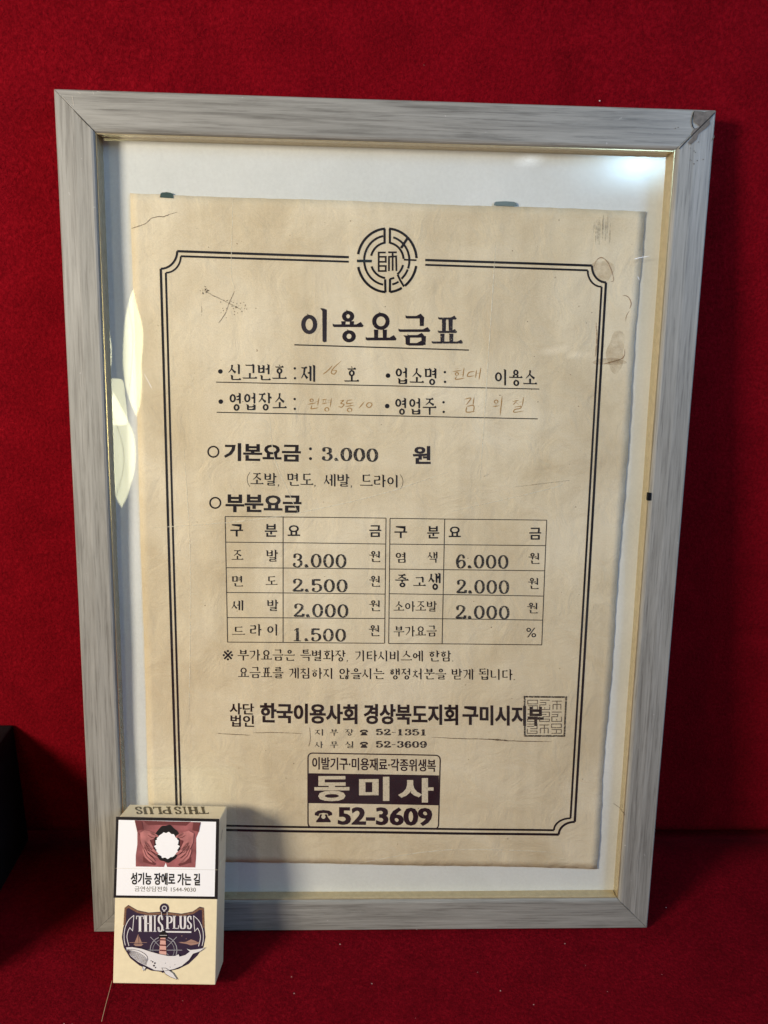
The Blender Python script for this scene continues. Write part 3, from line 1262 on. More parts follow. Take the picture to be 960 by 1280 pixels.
ROW = [
    ('신고번호', 285.5, 358.5, 454.5, 475, 475.5, 'serifb'), ('제', 376.3, 394, 456, 477.5, None, 'serifb'), ('호', 430.5, 449, 458, 477, None, 'serifb'),
    ('업소명', 494.5, 545.5, 459, 480.5, 481.5, 'serifb'), ('이용소', 618.5, 671.3, 461, 482, 483, 'serifb'),
    ('영업장소', 287, 358.5, 491, 513.5, 513, 'serifb'), ('영업주', 494, 545.5, 496.5, 518.5, 519, 'serifb'),
]
for t, x0, x1, a, b, b1, s in ROW:
    dec('form_lettering', M_ink, lambda D: put(D, t, x0, x1, a, b, b1, s))


for x, y in ((275.5, 464.3), (485, 469.5), (276, 502), (484, 507.6)):
    dec('bullet_mark', M_ink, lambda D: D.disc(x, y, 2.9))
for x, y in ((368.5, 460.5), (368.7, 472.8), (556, 465.2), (556.2, 477.3), (368.3, 498.8), (368.5, 511), (554.3, 502.8), (554.5, 514.8)):
    dec('colon_dot', M_ink, lambda D: D.disc(x, y, 1.55))

# handwriting
hl = lambda x, y: (250 + x / 4, 440 + y / 4)
hr = lambda x, y: (470 + x / 4, 440 + y / 4)


def hand(D, f, strokes, w=1.15):
    for s in strokes:
        if len(s) == 3 and not isinstance(s[0], tuple):
            x, y, r = s
            pts = [f(x + r * cos(a), y + r * .9 * sin(a)) for a in [2 * pi * i / 12 + 1.2 for i in range(13)]]
        else:
            pts = catmull([f(*p) for p in s], 4) if len(s) > 2 else [f(*p) for p in s]
        D.stroke(pts, w, taper=4, maxseg=3)


HW = [
    (hl, [((614, 112), (640, 92), (662, 68)), ((706, 45), (668, 80), (656, 104), (672, 110), (682, 94), (662, 92))]),
    (hr, [((395, 85), (412, 83)), ((383, 98), (426, 92)), (404, 110, 8), ((418, 106), (432, 104)), ((418, 115), (432, 113)), ((440, 78), (434, 126)), ((402, 122), (399, 137), (442, 130))]),
    (hr, [((492, 97), (465, 102), (458, 122), (492, 118)), ((502, 88), (497, 130)), ((501, 108), (516, 105)), ((524, 78), (514, 138))]),
    (hl, [(558, 242, 8), ((538, 262), (580, 254)), ((562, 260), (556, 272)), ((576, 250), (590, 246)), ((594, 230), (588, 268)), ((560, 270), (556, 284), (592, 278))]),
    (hl, [((606, 240), (634, 236)), ((617, 240), (615, 256)), ((628, 239), (625, 255)), ((606, 260), (638, 254)), ((640, 243), (652, 241)), ((640, 252), (652, 250)), ((657, 230), (651, 276)), (634, 287, 10)]),
    (hl, [((698, 245), (718, 242), (704, 256), (720, 262), (708, 276), (692, 272))]),
    (hl, [((733, 243), (762, 239)), ((738, 243), (734, 258), (766, 254)), ((751, 258), (750, 268)), ((726, 273), (770, 266)), (748, 290, 11)]),
    (hl, [((794, 282), (822, 248)), ((862, 256), (842, 254), (832, 268), (846, 278), (860, 264), (852, 254))]),
    (hr, [((443, 236), (474, 231), (450, 264)), ((490, 226), (484, 268)), ((454, 272), (452, 300), (494, 296)), ((454, 272), (488, 268), (486, 298))]),
    (hr, [(600, 248, 9), ((600, 260), (598, 275)), ((582, 274), (616, 268)), ((630, 220), (620, 318))]),
    (hr, [((690, 235), (708, 231)), ((682, 247), (714, 241)), ((702, 246), (684, 264)), ((699, 252), (712, 262)), ((716, 251), (728, 249)), ((737, 226), (731, 270)), ((690, 276), (724, 271), (720, 282), (694, 287), (690, 301), (740, 294))]),
]
for f, st in HW:
    dec('handwriting', M_hand, lambda D: hand(D, f, st), S2)

# headings
dec('heading_lettering', M_bold, lambda D: put(D, '기본요금', 280, 376, 553.5, 576, 577.5, 'heavy'))
dec('heading_lettering', M_bold, lambda D: put(D, '부분요금', 282, 376.8, 617.5, 640, 641.5, 'heavy'))


dec('heading_ring', M_bold, lambda D: D.ring(266.8, 564.6, 6.6, 1.9))
dec('heading_ring', M_bold, lambda D: D.ring(269.2, 628.4, 6.6, 1.9))
dec('colon_dot', M_bold, lambda D: D.disc(388, 561, 1.9))
dec('colon_dot', M_bold, lambda D: D.disc(388, 573.3, 1.9))
dec('price_figures', M_stamp, lambda D: slab(D, '3.000', 400.5, 473.5, 558.5, 576, 578, a=.13))
dec('heading_lettering', M_title, lambda D: put(D, '원', 516, 538.3, 557.5, 580, None, 'heavy'))
dec('body_lettering', M_ink, lambda D: put(D, '(조발, 면도, 세발, 드라이)', 308.8, 504, 590, 608.5, 611.5, 'serif'))

# table grid
def xl(y, a, b):
    return a[0] + (b[0] - a[0]) * (y - a[1]) / (b[1] - a[1])


def grid(D):
    w = 1.0
    for a, b in (((281.5, 645.5), (284.5, 802.8)), ((353.8, 646.2), (353.8, 803)), ((482.5, 647.7), (480.7, 804)),
                 ((487.5, 647.9), (485.8, 804.2)), ((555.8, 648.8), (552.6, 804.8)), ((683.3, 650.2), (677, 806))):
        D.stroke([a, b], w)
    lys = [645.5, 677.5, 709.5, 740.5, 772, 802.6]
    lye = [647.6, 680, 711.2, 742.5, 773, 803.9]
    rys = [647.9, 680, 711.2, 742, 772.6, 804.2]
    rye = [650.1, 682, 713.4, 745, 775, 805.9]
    for i in range(6):
        D.stroke([(281.5 + .6 * i, lys[i]), (482.5 - .36 * i, lye[i])], w)
        D.stroke([(487.5 - .34 * i, rys[i]), (683.3 - 1.26 * i, rye[i])], w)


dec('table_grid', M_thin, grid)
TB = [('구', 288, 303.8, 655, 670.5, 'bold'), ('분', 331, 346.5, 655, 671, 'bold'), ('요', 359.5, 375, 656.5, 670, 'bold'), ('금', 461.5, 476.5, 656.5, 671.2, 'bold'),
      ('구', 493, 508.8, 657.5, 672.5, 'bold'), ('분', 534, 549, 657.5, 673, 'bold'), ('요', 560.8, 576, 658, 671.3, 'bold'), ('금', 661.5, 676.5, 659.5, 674.5, 'bold'),
      ('조', 289.5, 304.3, 687, 699.5, 'serif'), ('발', 332.5, 347.5, 687, 702, 'serif'), ('면', 289.5, 304, 719.5, 733, 'serif'), ('도', 332, 347, 720, 731, 'serif'),
      ('세', 289.5, 304, 750, 763.3, 'serif'), ('발', 333.5, 348, 749.5, 763.8, 'serif'), ('드', 290, 306.5, 783, 793.3, 'serif'), ('라', 312.5, 327, 780, 795, 'serif'), ('이', 334, 346.3, 780, 794.6, 'serif'),
      ('원', 461.5, 475.5, 688.5, 702.5, 'serif'), ('원', 461.5, 475.3, 719.5, 733.3, 'serif'), ('원', 461.5, 475.3, 750, 763.8, 'serif'), ('원', 461, 474.5, 781, 795, 'serif'),
      ('염', 494.5, 507, 690, 703.3, 'serif'), ('색', 534.5, 546.7, 689.5, 703.3, 'serif'), ('중', 494, 511, 717, 734, 'title'), ('고', 516.5, 532.5, 720.5, 732.3, 'title'), ('생', 535.5, 550.7, 716, 737.5, 'title'),
      ('소아조발', 492, 546, 751, 764.5, 'serif'), ('부가요금', 492, 546, 781.5, 795.7, 'serif'),
      ('원', 660.5, 674.5, 690.8, 704.8, 'serif'), ('원', 660, 673.3, 722, 736.2, 'serif'), ('원', 659, 672.2, 753, 766.5, 'serif'), ('%', 657.8, 670, 784.5, 796.5, 'sans')]
for t, x0, x1, a, b, s in TB:
    dec('table_lettering', M_ink if s != 'serif' else M_bold, lambda D: put(D, t, x0, x1, a, b, None, s))
PR = [('3.000', 364, 434, 691.5, 709.5), ('2.500', 364, 435.5, 723, 740), ('2.000', 365.5, 436.5, 754, 771.5), ('1.500', 364, 433.5, 784.5, 801.5),
      ('6.000', 568.5, 636.5, 692.5, 710.5), ('2.000', 569, 637.5, 724, 742), ('2.000', 568, 638, 756, 773.6)]
for t, x0, x1, a, b in PR:
    dec('price_figures', M_stamp, lambda D: slab(D, t, x0, x1, a, b, b + 1.0, a=.108))

# notes
dec('body_lettering', M_ink, lambda D: put(D, '※', 278.3, 291.3, 812.5, 825.5, None, 'sans'))
dec('body_lettering', M_ink, lambda D: put(D, '부가요금은 특별화장, 기타시비스에 한함.', 297, 566.5, 811, 826.8, 828.2, 'serif'))
dec('body_lettering', M_ink, lambda D: put(D, '요금표를 게침하지 않을시는 행정처분을 받게 됩니다.', 297.5, 643.3, 833, 848, 850.5, 'serif'))

# association
AS = [('사단', 286.8, 317.5, 878.7, 893, 893.6, 'bold'), ('법인', 288, 317.5, 893.7, 908.3, 908.8, 'bold'), ('한국이용사회', 325, 446.8, 878.5, 903.5, 905, 'heavy'),
      ('경상북도지회', 454.5, 572.7, 879.5, 905, 906.5, 'heavy'), ('구미시지부', 578, 679.5, 881, 906, 907.5, 'heavy')]
for t, x0, x1, a, b, b1, s in AS:
    dec('association_lettering', M_bold, lambda D: put(D, t, x0, x1, a, b, b1, s))


def phone(D, x0, x1, t, b):
    """old dial telephone, handset over a body with a dial"""
    w, h = x1 - x0, b - t
    f = lambda a, c: (x0 + a * w, t + c * h)
    up = [f(.0, .42), f(.02, .22), f(.18, .06), f(.5, .0), f(.82, .06), f(.98, .22), f(1., .42), f(.78, .50), f(.74, .30), f(.5, .24), f(.26, .30), f(.22, .50)]
    D.fillpoly(up)
    body = [f(.30, .36), f(.42, .36), f(.42, .46), f(.58, .46), f(.58, .36), f(.70, .36), f(.74, .58), f(.92, .90), f(.90, 1.), f(.10, 1.), f(.08, .90), f(.26, .58)]
    D.fillpoly(body)


for lst, y0, y1, num in ((('지', '부', '장'), 911, 919.3, '52-1351'), (('사', '무', '실'), 926.2, 934.8, '52-3609')):
    for i, t in enumerate(lst):
        x = 393.4 + i * 19
        dec('telephone_lettering', M_thin, lambda D: put(D, t, x, x + 10.4, y0, y1, None, 'serif'))
    dec('telephone_sign', M_thin, lambda D: phone(D, 449.8, 460, y0 + .6, y1 - .3))
    dec('telephone_number', M_stamp, lambda D: slab(D, num, 469.3, 534, y0 - .2, y1 - .6, y1, a=.15, b=.055))

# seal
def seal_frame(D):
    D.stroke([(655.5, 870.6), (707.6, 871.2), (705.3, 919.8), (655.8, 919.6)], 2.1, True)


dec('seal_frame', M_seal, seal_frame, S3, 'square stamped seal outline over the last syllable')


def seal_marks(D):
    pat = [
        [((0, 0), (1, 0), (1, .4), (0, .4), (0, 0)), ((0, .6), (1, .6), (1, 1), (0, 1)), ((.5, .6), (.5, 1))],
        [((0, 0), (1, 0)), ((0, .25), (.6, .25), (.6, .5), (0, .5), (0, 1), (1, 1), (1, .5)), ((.5, .75), (.5, .9))],
        [((0, .1), (1, .1)), ((.5, .1), (.5, 1)), ((.1, .45), (.1, 1)), ((.9, .45), (.9, 1)), ((.1, .45), (.9, .45))],
        [((0, 0), (1, 0), (1, .5), (.3, .5)), ((0, .25), (.7, .25)), ((0, .5), (0, 1), (1, 1), (1, .75), (.3, .75))],
        [((.5, 0), (.5, .4)), ((0, .2), (1, .2)), ((0, .5), (1, .5), (1, .75), (0, .75), (0, 1), (1, 1))],
    ]
    order = [0, 1, 2, 4, 3, 1, 3, 2, 0]
    for r in range(3):
        for c in range(3):
            x, y = 659.5 + c * 15.2 - r * .3, 875 + r * 14.9
            for p in pat[order[r * 3 + c]]:
                D.stroke([(x + a * 12.2, y + b * 11.6) for a, b in p], 1.0)


dec('seal_marks', M_seal2, seal_marks, S3)

# dealer's box
def adbox(D):
    c = [(385, 940.8), (550.4, 944.2), (548, 1036.3), (385, 1034)]
    r = 6.5
    P = []
    for i in range(4):
        p, a, b = c[i], c[i - 1], c[(i + 1) % 4]
        la, lb = hypot(a[0] - p[0], a[1] - p[1]), hypot(b[0] - p[0], b[1] - p[1])
        A = (p[0] + (a[0] - p[0]) * r / la, p[1] + (a[1] - p[1]) * r / la)
        B = (p[0] + (b[0] - p[0]) * r / lb, p[1] + (b[1] - p[1]) * r / lb)
        for k in range(7):
            t = k / 6
            P.append(((1 - t) ** 2 * A[0] + 2 * t * (1 - t) * p[0] + t * t * B[0], (1 - t) ** 2 * A[1] + 2 * t * (1 - t) * p[1] + t * t * B[1]))
    D.stroke(P, 1.5, True)


dec('advert_outline', M_ad, adbox)
dec('advert_band', M_ad, lambda D: [D.poly([(385 + 163.5 * i / 8 + 0, 966 + 3.2 * i / 8), (385 + 163.5 * i / 8, 1003.4 + 3.2 * i / 8), (385 + 163.5 * (i + 1) / 8, 1003.4 + 3.2 * (i + 1) / 8), (385 + 163.5 * (i + 1) / 8 , 966 + 3.2 * (i + 1) / 8)]) for i in range(8)], S2)
dec('advert_lettering', M_ad, lambda D: put(D, '이발기구·미용재료·각종위생복', 390.2, 544.8, 945.8, 961.3, 964.8, 'bold'))
for t, x0, x1, a, b in (('동', 393, 436.7, 969.6, 1001), ('미', 448.8, 486.7, 970.8, 1001), ('사', 497.5, 541.9, 972.5, 1003)):
    dec('advert_lettering', M_paperprint, lambda D: put(D, t, x0, x1, a, b, None, 'heavy'), S3, 'large pale syllable on the dark band')
dec('telephone_sign', M_ad, lambda D: phone(D, 393.3, 415.3, 1012, 1027.5))
dec('telephone_dial', M_paperprint, lambda D: D.disc(404.3, 1020.5, 2.6), S3)
dec('advert_number', M_ad, lambda D: put(D, '52-3609', 422, 540.3, 1008, 1031, 1032.6, 'heavy'))

# stains, cracks and creases of the sheet
CR = [
    ([(164, 286), (170, 284), (176, 282), (183, 279), (188, 274), (196, 271), (204, 271), (212, 268), (222, 265)], .9, M_crack),
    ([(291, 246), (290, 290), (289, 340), (292, 355), (293, 362)], .9, M_pale),
    ([(293, 364), (286, 380), (281, 393), (273, 404)], .8, M_crack),
    ([(252, 361), (262, 367), (276, 374), (290, 381), (303, 388)], 1.2, M_dirt),
    ([(252, 378), (252, 395)], .8, M_dirt),
    ([(270, 916.5), (290, 918), (313, 919)], .8, M_crack),
    ([(316, 916), (345, 915.5), (378, 916.5)], .7, M_crack),
    ([(538, 921.5), (575, 923), (612, 924), (625, 925.3), (660, 926.5), (690, 927)], .9, M_crack),
    ([(608, 923.8), (622, 923.9), (634, 925.4)], 1.3, M_crack),
    ([(387, 908), (388, 922), (386, 933)], .6, M_crack),
    ([(500, 908), (572, 908.5)], .5, M_pale), ([(188, 660), (330, 648), (460, 622), (560, 590)], 1.3, M_pale),
    ([(337, 520), (344, 575), (372, 640)], 1.1, M_pale), ([(560, 640), (690, 610), (700, 603)], 1.0, M_pale),
    ([(604, 596), (612, 592)], .9, M_dirt), ([(640, 609), (700, 602), (712, 600)], .6, M_dirt),
    ([(745, 403), (746, 420), (744, 446)], 1.2, M_stainedge), ([(620, 300), (612, 420), (600, 600)], 1.3, M_pale),
    ([(440, 1080), (560, 1062), (700, 1066)], 1.1, M_pale),
    ([(230, 560), (238, 700), (236, 900)], 1.2, M_pale),
]
for pts, w, m in CR:
    def f(D):
        q = catmull(pts, 4)
        q = [(a + random.uniform(-.25, .25), b + random.uniform(-.25, .25)) for a, b in q]
        D.stroke(q, w, taper=5, maxseg=6)
    nm = {'crack_line': 'crack', 'water_stain': 'stain', 'dirt_smudge': 'dirt_streak', 'pale_crease': 'crease', 'stain_rim': 'stain_rim'}[m.name]
    dec(nm, m, f, S3)


def blob(cx, cy, rx, ry, seed, n=26, amp=.16):
    r = random.Random(seed)
    ph = [r.uniform(0, 6.28) for _ in range(4)]
    return [(cx + rx * cos(t) * (1 + amp * (sin(2 * t + ph[0]) + .6 * sin(3 * t + ph[1]) + .4 * sin(5 * t + ph[2]))), cy + ry * sin(t) * (1 + amp * (sin(2 * t + ph[0]) + .6 * sin(3 * t + ph[1]) + .4 * sin(5 * t + ph[2])))) for t in [2 * pi * i / n for i in range(n)]]


for (cx, cy, rx, ry, sd) in ((754, 338, 12, 15, 3), (770, 440, 12, 24, 5), (762, 452, 18, 5, 8)):
    P = blob(cx, cy, rx, ry, sd)
    dec('water_stain', M_stain, lambda D: D.poly(P), S1)
dec('stain_rim', M_stainedge, lambda D: D.stroke(catmull([(742, 334), (746, 325), (752, 322), (759, 327), (764, 337), (767, 350), (763, 352)], 4), 1.3, taper=4, maxseg=5), S3)
dec('stain_rim', M_stainedge, lambda D: D.stroke(catmull([(778, 369), (785, 371), (789, 379), (787, 386)], 4), 1.2, taper=4, maxseg=5), S3)
dec('stain_rim', M_stainedge, lambda D: D.stroke(catmull([(754, 455), (766, 452), (779, 447), (781, 436)], 4), 1.2, taper=4, maxseg=5), S3)
dec('stain_rim', M_stainedge, lambda D: D.stroke(catmull([(787, 388), (783, 395), (782, 402)], 4), .8, taper=4, maxseg=5), S3)


def specks(D):
    r = random.Random(4)
    for _ in range(42):
        t = r.gauss(0, 1)
        D.disc(292 + r.gauss(0, 1) * 8 + t * 5, 382 + r.gauss(0, 1) * 4 + t * 3, r.uniform(.35, .8), n=6)
    for _ in range(16):
        D.disc(256 + r.gauss(0, 2.2), 363 + r.gauss(0, 2.2), r.uniform(.5, 1.0), n=6)
    for _ in range(60):
        D.disc(r.uniform(190, 770), r.uniform(260, 1060), r.uniform(.3, .7), n=6)


o = dec('speckles', M_crack, specks, S3)
o['kind'] = 'stuff'


def smudge(D):
    r = random.Random(2)
    for k in range(9):
        x = 742 + k * 2.6 + r.uniform(-1, 1)
        D.stroke([(x, 272 + r.uniform(-4, 6)), (x - 1, 300 + r.uniform(-10, 12))], r.uniform(1.2, 3), taper=3, maxseg=4)


M_smudge = stain_mat('grey_smudge', (0.22, 0.19, 0.13), 0.32, 500)
dec('pencil_smudge', M_smudge, smudge, S3)

# bits of tape peeping out over the sheet's upper edge (they lie on the backing)


def under_map(k):
    def f(x, y):
        u, v = on_frame(x, y)
        return (u, v, W_PAPER - 0.00048 + 0.00002 * k)
    return f


def tape(D, x0, x1, y0, y1):
    D.poly([(x0, y1), (x0 + 1, y0 + 1), (x0 + 3, y0), ((x0 + x1) / 2, y0 - .5), (x1 - 4, y0 + .2), (x1 - 1, y0 + 1.5), (x1, y1 + 1)])


D = Dec(); tape(D, 200, 217, 240.8, 247)
D.build('tape_piece', M_tape, plist, lambda x, y: (*on_frame(x, y), W_PAPER + tilt(on_frame(x, y)[1]) + 0.0004), 'dark green bit of tape at the upper left edge')
D = Dec(); tape(D, 617, 646, 252.2, 257)
D.build('tape_piece', M_tape2, plist, lambda x, y: (*on_frame(x, y), W_PAPER + tilt(on_frame(x, y)[1]) + 0.0004), 'grey green bit of tape at the upper right edge')

# ------------------------------------------------------------------ wear on the frame


def face_map(h):
    def f(x, y):
        u, v = on_frame(x, y, h)
        return (u, v, h)
    return f


fz = lambda x, y: (780 + x / 6.857, 110 + y / 6.857)
D = Dec()
D.fillpoly([fz(*p) for p in ((600, 195), (660, 200), (690, 205), (740, 192), (790, 200), (760, 235), (735, 285), (740, 310), (700, 350), (640, 395), (625, 440), (575, 485), (548, 470), (590, 420), (580, 385), (600, 350), (650, 330), (600, 290))])
D.build('corner_filler', M_filler, frame, face_map(0.00045), 'rough grey filler over the mitre of the upper right corner')
D = Dec()
D.stroke(catmull([fz(*p) for p in ((603, 198), (588, 240), (582, 290), (590, 330), (604, 350))], 5), 1.0, taper=6, maxseg=3)
D.stroke([fz(*p) for p in ((780, 212), (700, 290), (640, 350), (560, 430), (470, 522))], 1.0, maxseg=4)
D.build('corner_crack', M_black, frame, face_map(0.00056))
D = Dec()
for p in ((570, 515), (600, 540), (612, 552), (570, 615), (600, 650), (628, 622), (640, 462), (596, 410), (680, 612), (580, 622), (440, 345), (465, 338)):
    D.disc(*fz(*p), random.uniform(.5, 1.0), n=7)
D.stroke([fz(*p) for p in ((748, 455), (770, 425), (776, 405))], 1.0, taper=4)
D.build('flaked_spots', M_filler, frame, face_map(0.0004))['kind'] = 'stuff'
for a, b in (((849.5, 183.8), (852, 183.2)), ((90, 120), (91, 124)), ((74, 117), (76, 119)), ((97, 115), (101, 117)), ((116, 114), (117, 118)), ((121, 114), (126, 115)), ((78, 121), (92, 136)), ((91, 124), (92, 132)), ((873, 139), (879, 140)), ((890, 140), (892, 142))):
    D = Dec()
    D.stroke([a, b], .9, taper=3)
    D.build('edge_chip', M_chip, frame, face_map(0.00042))
for a, b in (((92, 138), (119, 165.5)), ((773.5, 1125.5), (793, 1144))):
    D = Dec()
    D.stroke([a, b], .8, taper=5)
    D.build('mitre_gap', M_black, frame, face_map(0.00042))
bmobj('black_speck', boxmesh(FW / 2 - RW - .0012, FW / 2 - RW + .0006, on_frame(812, 625, 0)[1] - 0.0003, on_frame(812, 616, 0)[1], -0.002, 0.0004, 0.0002), M_black, frame)['label'] = 'tiny black speck on the right inner lip'

# thin scratches on the glass
M_scratch = plain('glass_scratch', (0.85, 0.85, 0.85), 0.3, 0.5)
for pts, w_ in (([(790, 215), (797, 218.5), (803, 219.5)], .8), ([(792, 324), (800, 322), (812, 320)], .7), ([(797, 345), (799, 350)], .6), ([(180, 467), (187, 480), (190, 486)], .4)):
    D = Dec()
    D.stroke(catmull(pts, 4), w_, taper=3, maxseg=3)
    D.build('glass_scratch', M_scratch, frame, lambda x, y: (*on_frame(x, y, -0.0074), -0.0074 + tilt(on_frame(x, y, -0.0074)[1])))

# ------------------------------------------------------------------ hairs and threads


def fibre_tube(name, pts, r, mat, label, cat, closed=False):
    cu = bpy.data.curves.new(name, 'CURVE')
    cu.dimensions = '3D'
    cu.bevel_depth = r
    cu.bevel_resolution = 1
    sp = cu.splines.new('NURBS')
    sp.points.add(len(pts) - 1)
    for i, p in enumerate(pts):
        sp.points[i].co = (*p, 1)
    sp.use_endpoint_u = True
    sp.order_u = 3
    ob = bpy.data.objects.new(name, cu)
    COL.objects.link(ob)
    dg = bpy.context.evaluated_depsgraph_get()
    me = bpy.data.meshes.new_from_object(ob.evaluated_get(dg))
    bpy.data.objects.remove(ob)
    me.materials.clear()
    me.materials.append(mat)
    o = bpy.data.objects.new(name, me)
    COL.objects.link(o)
    tag(o, label, cat)
    return o


def fpt(x, y, w):
    d = pxray(x, y)
    t = (w - CAM.dot(ND)) / d.dot(ND)
    return CAM + d * t


def gpt(x, y, z=GZ + 0.001):
    d = pxray(x, y)
    t = (z - CAM.z) / d.z
    return CAM + d * t


fibre_tube('hair', [fpt(767, 1004.5, -0.0016), fpt(773, 1008, -0.0012), fpt(779, 1015, -0.001), fpt(782, 1021, -0.0012)], 0.00012, M_hair, 'short dark hair on the white backing by the lower right inner edge', 'hair')
fibre_tube('thread', [gpt(140, 1226), gpt(136, 1242), gpt(131, 1260), gpt(127, 1277)], 0.00013, M_blonde, 'thin pale thread on the red felt below the pack', 'thread')

# ------------------------------------------------------------------ cigarette pack
PW, PH, PD = .055, .088, .023
px_, py_, yaw, lean = -0.14106, -0.01826, -0.03059, 0.32505
Rz = Matrix.Rotation(yaw, 4, 'Z')
PM = Matrix.Translation((px_, py_, GZ)) @ Rz @ Matrix.Rotation(-lean, 4, 'X') @ Matrix.Translation((0, -PD, 0))
pack = empty('cigarette_pack', PM)
tag(pack, 'cream cigarette pack with a warning picture, leaning on the lower left corner of the frame', 'cigarette pack')
PMi = PM.inverted()


def pack_pt(x, y, axis, k):
    d = pxray(x, y)
    o = PMi @ CAM
    dd = PMi.to_3x3() @ d
    t = (k - o[axis]) / dd[axis]
    return o + dd * t


def pf(layer):
    def f(x, y):
        p = pack_pt(x, y, 1, 0.0)
        return (p.x, -0.00008 * layer, p.z)
    return f


def pt_(layer):
    def f(x, y):
        p = pack_pt(x, y, 2, PH)
        return (p.x, p.y, PH + 0.00008 * layer)
    return f


def cardmat(name, col, rough=0.38):
    m, nt, b, _ = newmat(name)
    n = noise(nt, coords(nt), 260, 4)
    nt.links.new(ramp(nt, n, [(0.3, [c * .95 for c in col]), (0.7, [min(1, c * 1.03) for c in col])]), b.inputs['Base Color'])
    b.inputs['Roughness'].default_value = rough
    spec(b, 0.45)
    bump(nt, noise(nt, coords(nt), 90, 3), 0.08, 0.001, b)
    return m


M_cream = cardmat('cream_card', (0.74, 0.64, 0.42))
M_white = plain('white_print', (0.80, 0.79, 0.78), 0.4)
M_blk = plain('black_print_gloss', (0.012, 0.010, 0.010), 0.4)
M_navy = plain('dark_plum', (0.030, 0.018, 0.038), 0.4, 0.4)
M_rope = plain('rope_brown', (0.17, 0.085, 0.05), 0.5, 0.3, 0, 0.35, 1500)
M_tan = plain('tan_print', (0.33, 0.19, 0.14), 0.5)
M_pink = plain('pink_print', (0.60, 0.33, 0.27), 0.5)
M_grey = plain('grey_print_gloss', (0.30, 0.29, 0.30), 0.5)
M_skin = plain('skin_print', (0.27, 0.085, 0.085), 0.5, 0.3, 0, 0.40, 110)
M_skinl = plain('skin_light_print', (0.40, 0.15, 0.14), 0.5, 0.3, 0, 0.35, 160)
M_skind = plain('skin_dark_print', (0.13, 0.032, 0.032), 0.5)
M_olive = plain('olive_print', (0.085, 0.065, 0.03), 0.5)
M_whale = plain('whale_print', (0.66, 0.63, 0.61), 0.5)

SEAM_Z = pack_pt(210, 1085.5, 1, 0.0).z
zb = SEAM_Z - 0.0001
bmobj('pack_body', boxmesh(0, PW, 0, PD, 0, zb, 0.0004, 2), M_cream, pack)
# hinged lid: front and sides end at the seam, its lower edge slopes back along the sides
bm = boxmesh(0, PW, 0, PD, SEAM_Z + .0001, PH, 0.0005, 2)
bmobj('flip_lid', bm, M_cream, pack)


def pdec(name, mat, fn, layer=1, parent=None, label=None, mp=None):
    D = Dec()
    fn(D)
    return D.build(name, mat, parent or pack, mp or pf(layer), label)


A = lambda x, y: (120 + x / 5.053, 980 + y / 5.053)
B = lambda x, y: (120 + x / 5.053, 1100 + y / 5.053)
# print that spans lid and body is cut at the seam, so each half moves with its own piece
LIDTOP, SEAMY = 206, 530
q0 = lambda y: 127 - (y - 206) * 0.032
q1 = lambda y: 779 - (y - 220) * 0.020


def band(D, y0, y1, l, r, dy0=0.0, dy1=0.0):
    D.poly([A(q0(y0) + l, y0), A(q0(y1) + l, y1), A(q1(y1) - r, y1 + dy1), A(q1(y0) - r, y0 + dy0)])


pdec('warning_border', M_blk, lambda D: band(D, 206, 531, 0, 0, 14, 10), 1, label='black border of the warning on the lid')
pdec('warning_border', M_blk, lambda D: band(D, 532.2, 718, 0, 0, 10, 9), 1, label='black border of the warning on the body')
pdec('warning_panel', M_white, lambda D: band(D, 226, 531, 17, 20, 12, 10), 2, label='white panel on the lid')
pdec('warning_panel', M_white, lambda D: band(D, 532.2, 702, 17, 20, 10, 8), 2, label='white panel on the body')

# warning picture: a torso, two hands, a burnt hole
pdec('picture_torso', M_skin, lambda D: D.fillpoly([A(*p) for p in ((246, 228), (262, 300), (262, 380), (252, 450), (252, 520), (430, 523), (441, 495), (450, 523), (628, 526), (634, 440), (634, 340), (650, 300), (662, 240))]), 3)
pdec('picture_shade', M_skind, lambda D: (D.fillpoly([A(*p) for p in ((300, 232), (600, 236), (570, 262), (450, 256), (330, 258))]), D.stroke([A(262, 300), A(286, 330), A(280, 380)], 1.2, taper=3)), 4)
pdec('picture_hole_rim', M_blk, lambda D: D.fillpoly([A(450 + (84 + 3 * sin(7 * t)) * cos(t), 375 + (118 + 4 * sin(9 * t + 1)) * sin(t)) for t in [2 * pi * i / 60 for i in range(60)]]), 5)
pdec('picture_hole', M_white, lambda D: D.fillpoly([A(450 + (74 + 3 * sin(11 * t) + 3 * sin(17 * t) + 2.5 * sin(29 * t)) * cos(t), 385 + (82 + 4 * sin(13 * t + 1)) * sin(t)) for t in [2 * pi * i / 140 for i in range(140)]]), 7)


def fingers(D, sgn):
    m = lambda x, y: A(450 + sgn * (x + 12 - 450), y + (4 if sgn < 0 else 0))
    D.fillpoly([m(*p) for p in ((268, 305), (300, 288), (345, 300), (372, 325), (352, 345), (330, 352), (352, 400), (335, 430), (290, 400), (272, 360))])
    for p in (((330, 300), (362, 318), (384, 330)), ((300, 360), (335, 402), (372, 432), (384, 438)), ((295, 380), (325, 425), (362, 455), (380, 462)), ((292, 398), (315, 445), (345, 472), (362, 484)), ((286, 405), (304, 455), (330, 480), (346, 492))):
        D.stroke([m(*q) for q in p], 3.0, taper=6, maxseg=2)


